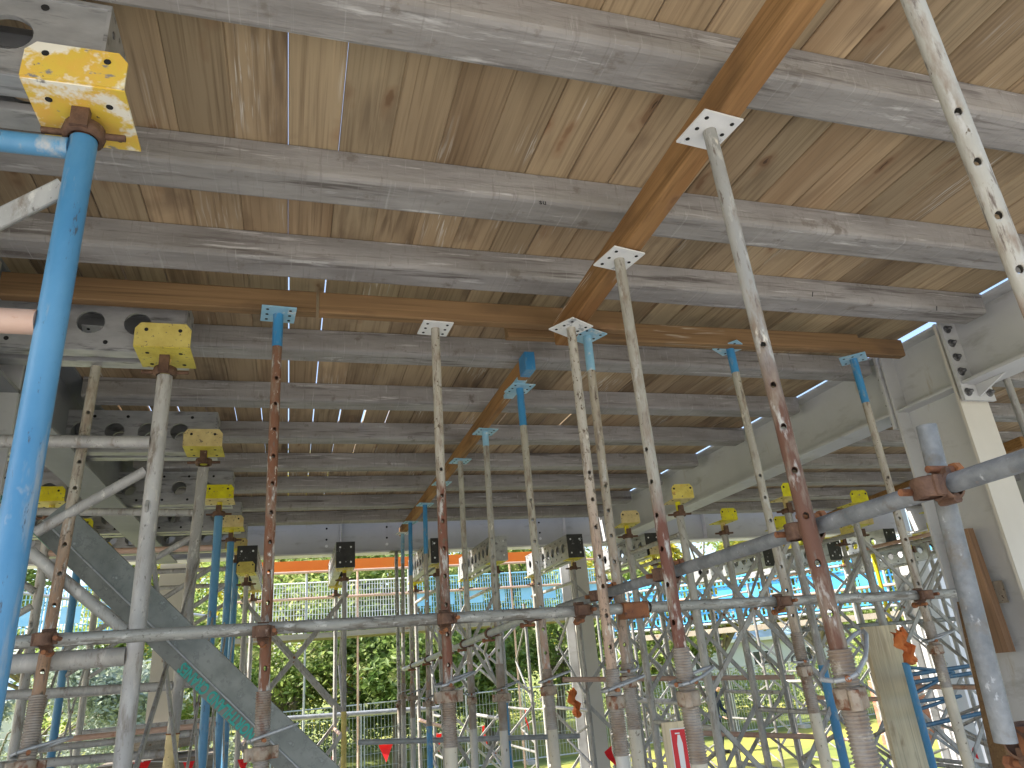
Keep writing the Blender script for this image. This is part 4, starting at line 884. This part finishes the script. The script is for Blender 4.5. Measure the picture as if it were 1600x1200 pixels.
def cloth(px, py, Y, w_, h, mat, label, rz=0, seed=1):
    rnd = random.Random(seed); p = at(px, py, Y=Y); o = MB(); nx, nz = 8, 12; vs = []
    for j in range(nz+1):
        for i in range(nx+1):
            f = j/nz; vs.append(((i/nx-.5)*w_*(1-.35*f)+.02*math.sin(j*1.1), .03*math.sin(i*1.7+j*.5)+.012*rnd.random(), -h*f+.012*math.sin(i*2.))) 
    fs = [(j*(nx+1)+i, j*(nx+1)+i+1, (j+1)*(nx+1)+i+1, (j+1)*(nx+1)+i) for j in range(nz) for i in range(nx)]
    m_ = len(vs); vs += [(v[0], v[1]+.004, v[2]) for v in vs]; fs += [tuple(m_+k for k in reversed(f)) for f in fs]
    o.add(vs, fs, True); ob = o.build('hanging_cloth', mat, loc=p); ob.rotation_euler = (0, -.3, rz); return tag(ob, label, 'cloth')
cloth(1405, 985, 4.25, .13, .23, mOrgRag, 'crumpled orange cloth hung over the frame beside the plywood', .3)
cloth(893, 1078, 7.1, .1, .26, mOrgRag, 'orange webbing hanging left of the mid distance column', .6, 3)
# black bags of rubbish on the ground past the far props
def bag(px, py, Y, r, label, seed):
    rnd = random.Random(seed); p = at(px, py, Y=Y); vs = []; fs = []; nu, nv = 18, 10; ph = [rnd.random()*6 for _ in range(6)]
    for j in range(nv+1):
        th = math.pi*j/nv
        for i in range(nu):
            a = 2*math.pi*i/nu; rr = r*(1+.12*math.sin(3*a+ph[0]+2*th)+.08*math.sin(7*a+ph[1]-3*th)+.06*math.sin(11*a+ph[2]+5*th))
            vs.append((rr*math.sin(th)*math.cos(a), rr*math.sin(th)*math.sin(a), r*.8*math.cos(th)*(1+.1*math.sin(5*a))))
    for j in range(nv):
        for i in range(nu): fs.append((j*nu+i, (j+1)*nu+i, (j+1)*nu+(i+1) % nu, j*nu+(i+1) % nu))
    m_ = M('black_plastic', (.012, .012, .014), (.03, .03, .034), (10, 10, 10), 4, rough=.25, bump=.4)
    tag(MB().add(vs, fs, True).build('plastic_bag', m_, loc=(p.x, p.y, LAWN+r*.75)), label, 'plastic bag')
bag(905, 1170, 12.5, .42, 'shiny black plastic bag left of the mid distance column', 1); bag(870, 1185, 12.0, .36, 'smaller black plastic bag beside the shiny one', 2)
mtx = Matrix.Rotation(math.pi/2, 4, 'X')
for (px, py, k) in [(848, 316, 2), (1270, 460, 3), (1464, 482, 3)]:
    yy = RY[k]-.001; p = at(px, py, Y=yy); rb = [o for o in bpy.data.objects if o.name.startswith('precast_rib') and 'middle' in o['label'] and o['label'].startswith(ORD[k]+' ')][0]
    m3 = mtx.copy(); m3.translation = p-rb.location
    if px == 848: text_obj('pencil_mark', 'su', .03, mHole, rb, m3)
    else: MB().bar(p-rb.location+Vector((-.006, 0, -.012)), p-rb.location+Vector((.004, 0, .014)), .001, .0035).build('pencil_mark', mHole, rb)
# stacked planks at the lower left
for i in range(5):
    a = at(205, 1178-i*5, Y=7.5); b = at(330+12*math.sin(i*3), 1150-i*5, Y=8.6)
    tag(MB().bar((a.x, a.y, a.z), (b.x, b.y, a.z+.01*i), .22, .035).build('plank', mGreyWood), f'grey plank of the loose pile at the lower left, {["lowest", "second lowest", "middle", "second highest", "topmost"][i]}', 'plank', 'loose grey planks')
a = at(260, 1178, Y=8.0); tag(MB().box(a.x-.5, a.x+.5, 7.6, 8.5, FLOOR, a.z-.02).build('plank_crate', mGreyWood), 'grey timber crate under the loose planks at lower left', 'crate')
# ------------------------------------------------------------ person in navy
def person(px, py, Y):
    feet = at(px, py, Y=Y); k = 1.0
    me = bpy.data.meshes.new('person'); J = {}
    V = [(0, 0, .95, .15), (0, -.01, 1.12, .14), (0, -.05, 1.32, .17), (0, -.1, 1.48, .085), (0, -.14, 1.55, .058), (0, -.17, 1.66, .1), (0, -.18, 1.74, .085),
         (.1, 0, .9, .105), (.12, -.05, .5, .075), (.13, .02, .09, .048), (.13, -.1, .04, .045), (-.1, 0, .9, .105), (-.13, .0, .5, .075), (-.16, .06, .09, .048), (-.16, -.06, .04, .045),
         (.2, -.07, 1.4, .068), (.25, -.12, 1.12, .048), (.2, -.32, .98, .035), (.19, -.38, .95, .026), (-.2, -.07, 1.4, .068), (-.26, -.1, 1.12, .048), (-.2, -.28, .95, .035), (-.19, -.34, .92, .026)]
    E_ = [(0, 1), (1, 2), (2, 3), (3, 4), (4, 5), (5, 6), (0, 7), (7, 8), (8, 9), (9, 10), (0, 11), (11, 12), (12, 13), (13, 14), (2, 15), (15, 16), (16, 17), (17, 18), (2, 19), (19, 20), (20, 21), (21, 22)]
    me.from_pydata([v[:3] for v in V], E_, []); o = bpy.data.objects.new('person', me); COL.objects.link(o)
    o.modifiers.new('Skin', 'SKIN'); sv = me.skin_vertices[0].data
    for i, v in enumerate(V): sv[i].radius = (v[3]*(1.15 if i in (0, 1, 2) else 1), v[3]*(.75 if i in (0, 1, 2) else 1)); sv[i].use_root = (i == 0)
    s_ = o.modifiers.new('Sub', 'SUBSURF'); s_.levels = 2; s_.render_levels = 2
    me.materials.append(mNavy); o.location = (feet.x, feet.y, feet.z); o.rotation_euler = (0, 0, .5)
    tag(o, 'person in dark navy workwear standing with bowed head by the lawn, seen between the braces', 'person')
    h = MB(); q = Matrix.Translation((0, -.185, 1.70)); h.lathe([(-.115, .001), (-.1, .05), (-.06, .082), (0, .098), (.05, .093), (.09, .07), (.115, .001)], 16, q); h.build('hair', mHair, o)
    f = MB(); f.lathe([(-.1, .001), (-.085, .045), (-.04, .072), (.0, .08), (.03, .06), (.05, .001)], 14, Matrix.Translation((0, -.225, 1.665))); f.tube((0, -.3, 1.68), (0, -.315, 1.65), .012, 8); f.build('face', mSkin, o)
    for sx in (1, -1):
        hd = MB(); hd.bar((sx*.19, -.36, .95), (sx*.185, -.43, .92), .07, .026, ch=.008)
        for k_ in range(4): hd.tube((sx*.19-.03+.02*k_, -.42, .92), (sx*.19-.03+.02*k_, -.485+.01*abs(k_-1.5), .895), .009, 6, r1=.007)
        hd.tube((sx*(.19-.035), -.385, .94), (sx*(.19-.06), -.43, .925), .01, 6); hd.build('hand', mSkin, o)
        MB().box(sx*.145-.05, sx*.145+.05, -.2, .07, 0, .09, ch=.02).build('boot', mBlack, o)
pf = at(1127, 1178, z=LAWN); person(1127, 1178, pf.y)
# ------------------------------------------------------------ trees
def leafmesh(name, n_, rx, ry, rz, size, seed, clumps=26, drop=.3):
    rnd = random.Random(seed); vs = []; fs = []
    cs = []
    for _ in range(clumps):
        while True:
            x, y, z = rnd.uniform(-1, 1), rnd.uniform(-1, 1), rnd.uniform(-1, 1)
            if .2 < x*x+y*y+z*z < 1: break
        cs.append((x*rx, y*ry, z*rz, rnd.uniform(.16, .34)*min(rx, rz)))
    for _ in range(n_):
        c = rnd.choice(cs); g = [rnd.gauss(0, .55) for _ in range(3)]
        p = Vector((c[0]+g[0]*c[3], c[1]+g[1]*c[3], c[2]+g[2]*c[3]*.8))
        s_ = size*rnd.uniform(.6, 1.4); q = Euler((rnd.uniform(-1.2, 1.2), rnd.uniform(-1.2, 1.2), rnd.uniform(0, 6.3))).to_matrix()
        b = len(vs)
        for v in ((0, -.5, 0), (.22, 0, .06), (0, .5, 0), (-.22, 0, .06)): vs.append(p+q @ (Vector(v)*s_))
        fs.append((b, b+1, b+2, b+3))
    me = bpy.data.meshes.new(name); me.from_pydata(vs, [], fs); me.update(); return me, cs
def tree(px, py, Y, H_, rx, rz, mat, label, seed, n_=9000, size=.26, trunk=.16, zoff=0, group='trees beyond the fence', name='tree'):
    p = at(px, py, Y=Y); rnd = random.Random(seed)
    t = thing(name, (p.x, Y, LAWN), label, 'tree', group)
    me, cs = leafmesh('crown', n_, rx, rx*.8, rz, size, seed); me.materials.append(mat)
    o = bpy.data.objects.new('crown', me); COL.objects.link(o); o.parent = t; o.location = (0, 0, H_)
    tr = MB(); base = Vector((0, 0, -.1)); fork = Vector((rnd.uniform(-.3, .3), 0, H_*.45))
    tr.tube(base, fork, trunk*1.3, 10, r1=trunk)
    for c in cs[:14]:
        e = Vector((c[0], c[1], c[2]+H_)); mid = fork.lerp(e, .5)+Vector((rnd.uniform(-.4, .4), rnd.uniform(-.4, .4), rnd.uniform(-.2, .5)))
        tr.tube(fork, mid, trunk*.55, 8, r1=trunk*.35); tr.tube(mid, e, trunk*.35, 8, r1=.02)
    tr.build('trunk', mBark, t); return t
tree(450, 1000, 26, 4.3, 3.6, 3.2, mLeafG, 'branching green tree left of the yellow based post', 11, 10450, 0.216, .34)
tree(620, 1000, 25, 4.0, 3.4, 3.0, mLeafD, 'dark drooping tree behind the centre props', 12, 20900, 0.245)
tree(760, 1000, 27, 4.6, 3.6, 3.6, mLeafD, 'dense dark tree left of the mid distance column', 13, 22800, 0.230)
tree(560, 940, 34, 7.0, 5.5, 5.0, mLeafY, 'tall yellow green tree high behind the white mesh', 14, 22800, 0.302)
tree(860, 980, 30, 5.0, 3.6, 3.8, mLeafG, 'green tree directly behind the mid distance column', 15, 17100, 0.230)
tree(1000, 985, 24, 4.2, 2.8, 2.4, mLeafG, 'green tree right of the mid distance column', 16, 15200, 0.216)
tree(1120, 985, 25, 5.4, 3.4, 1.9, mLeafY, 'golden leaved tree above the white house', 17, 19000, 0.230)
tree(1280, 985, 23, 5.2, 3.4, 1.8, mLeafY, 'golden leaved tree at the right above the pale plywood', 18, 19000, 0.230)
tree(1400, 1000, 21, 4.2, 2.6, 2.2, mLeafG, 'green tree behind the plywood strip', 19, 15200, 0.216)
tree(230, 1060, 24, 3.6, 3.2, 2.6, mLeafG, 'green bushy tree behind the left frames', 20, 17100, 0.216)
tree(20, 1080, 20, 2.6, 3.0, 2.2, mLeafW, 'pale silvery shrub at the far left', 21, 19000, 0.144, .06)
tree(330, 980, 33, 7.0, 5.0, 4.4, mLeafY, 'large green tree high behind the left posts', 22, 19000, 0.288)
tree(80, 1000, 34, 6.5, 5.5, 4.0, mLeafD, 'dark tree beyond the far left mesh', 23, 17100, 0.288)
tree(1250, 930, 45, 8.5, 7, 4.5, mLeafG, 'distant green tree beyond the blue mesh', 24, 17100, 0.360)
tree(900, 930, 46, 9, 7, 5, mLeafY, 'distant tree above the pale blue mesh', 25, 17100, 0.360)
tree(1600, 950, 40, 7, 6, 4.5, mLeafD, 'distant dark tree behind the near column', 26, 13300, 0.360)
def hedge(x0, x1, y, h, label, mat, seed):
    L = x1-x0; rnd = random.Random(seed); vs = []; fs = []
    for _ in range(int(L*800)):
        p = Vector((rnd.uniform(0, L), rnd.gauss(0, .45), h*rnd.random()**.8*(.85+.15*math.sin(rnd.random()*6)))); s_ = rnd.uniform(.09, .19); q = Euler((rnd.uniform(-1.3, 1.3), rnd.uniform(-1.3, 1.3), rnd.uniform(0, 6.3))).to_matrix(); b = len(vs)
        for v in ((0, -.5, 0), (.25, 0, .05), (0, .5, 0), (-.25, 0, .05)): vs.append(p+q @ (Vector(v)*s_))
        fs.append((b, b+1, b+2, b+3))
    o = MB(); o.v = [tuple(v) for v in vs]; o.f = fs; o.sm = [False]*len(fs); o = o.build('hedge', mat, loc=(x0, y, LAWN)); tag(o, label, 'hedge')
hedge(at(395, 1100, Y=30).x, at(720, 1100, Y=30).x, 31, 1.7, 'dark hedge behind the left fence panels', mLeafD, 3)
hedge(at(725, 1100, Y=36).x, at(1010, 1100, Y=36).x, 37, 1.4, 'grey green hedge behind the middle fence panels', mLeafG, 4)
hedge(at(1020, 1100, Y=27).x, at(1420, 1100, Y=27).x, 28, 1.9, 'bright green clipped hedge right of the mid distance column', mLeafG, 5)
hedge(at(-150, 1100, Y=27).x, at(390, 1100, Y=27).x, 27.5, 1.6, 'pale leafy bank behind the left frames', mLeafW, 6)
# ------------------------------------------------------------ houses
def house(px0, px1, Y, eave, ridge, label, wall=mWall):
    x0 = at(px0, 1000, Y=Y).x; x1 = at(px1, 1000, Y=Y).x; W = x1-x0
    t = thing('house', ((x0+x1)/2, Y, LAWN), label, 'house')
    MB().box(-W/2, W/2, 0, 8, 0, eave).build('wall', wall, t)
    r = MB().prism([(-.5, eave), (4, ridge), (8.5, eave), (4, eave+.001)], -W/2-.4, W/2+.4, 0); r.build('roof', mRoof, t)
    MB().box(-W/2-.4, W/2+.4, -.6, -.5, eave-.15, eave+.05).build('gutter', mWhite, t)
    for k in (-.3, -.02, .25):
        wn = MB().box(k*W, k*W+1.4, -.04, 0.01, 1.1, 2.2).build('window', mWhite, t); MB().box(k*W+.08, k*W+1.32, -.06, -.041, 1.18, 2.12).build('pane', mGlass, wn)
house(1010, 1330, 46, 3.0, 4.9, 'white house with a blue grey roof beyond the golden trees')
house(-40, 330, 60, 3.2, 5.2, 'pale house glimpsed behind the left frames')
bw = at(1462, 1100, Y=11.5); tag(MB().box(bw.x-1.2, bw.x+.8, 11.5, 11.7, FLOOR, bw.z+.5).build('brick_wall', mBrick), 'low red brick wall seen past the blue frame', 'wall')
# pale panel standing by the far right column
a = at(1500, 1000, Y=8.9); tag(MB().box(a.x-.2, a.x+1.6, 8.9, 8.94, FLOOR, 1.1).build('white_panel', mWhite), 'tall white sheet standing right of the far right column', 'panel')
bpy.data.objects.remove(HEAD) if False else None
for ch_ in list(HEAD.children_recursive): bpy.data.objects.remove(ch_)
bpy.data.objects.remove(HEAD)
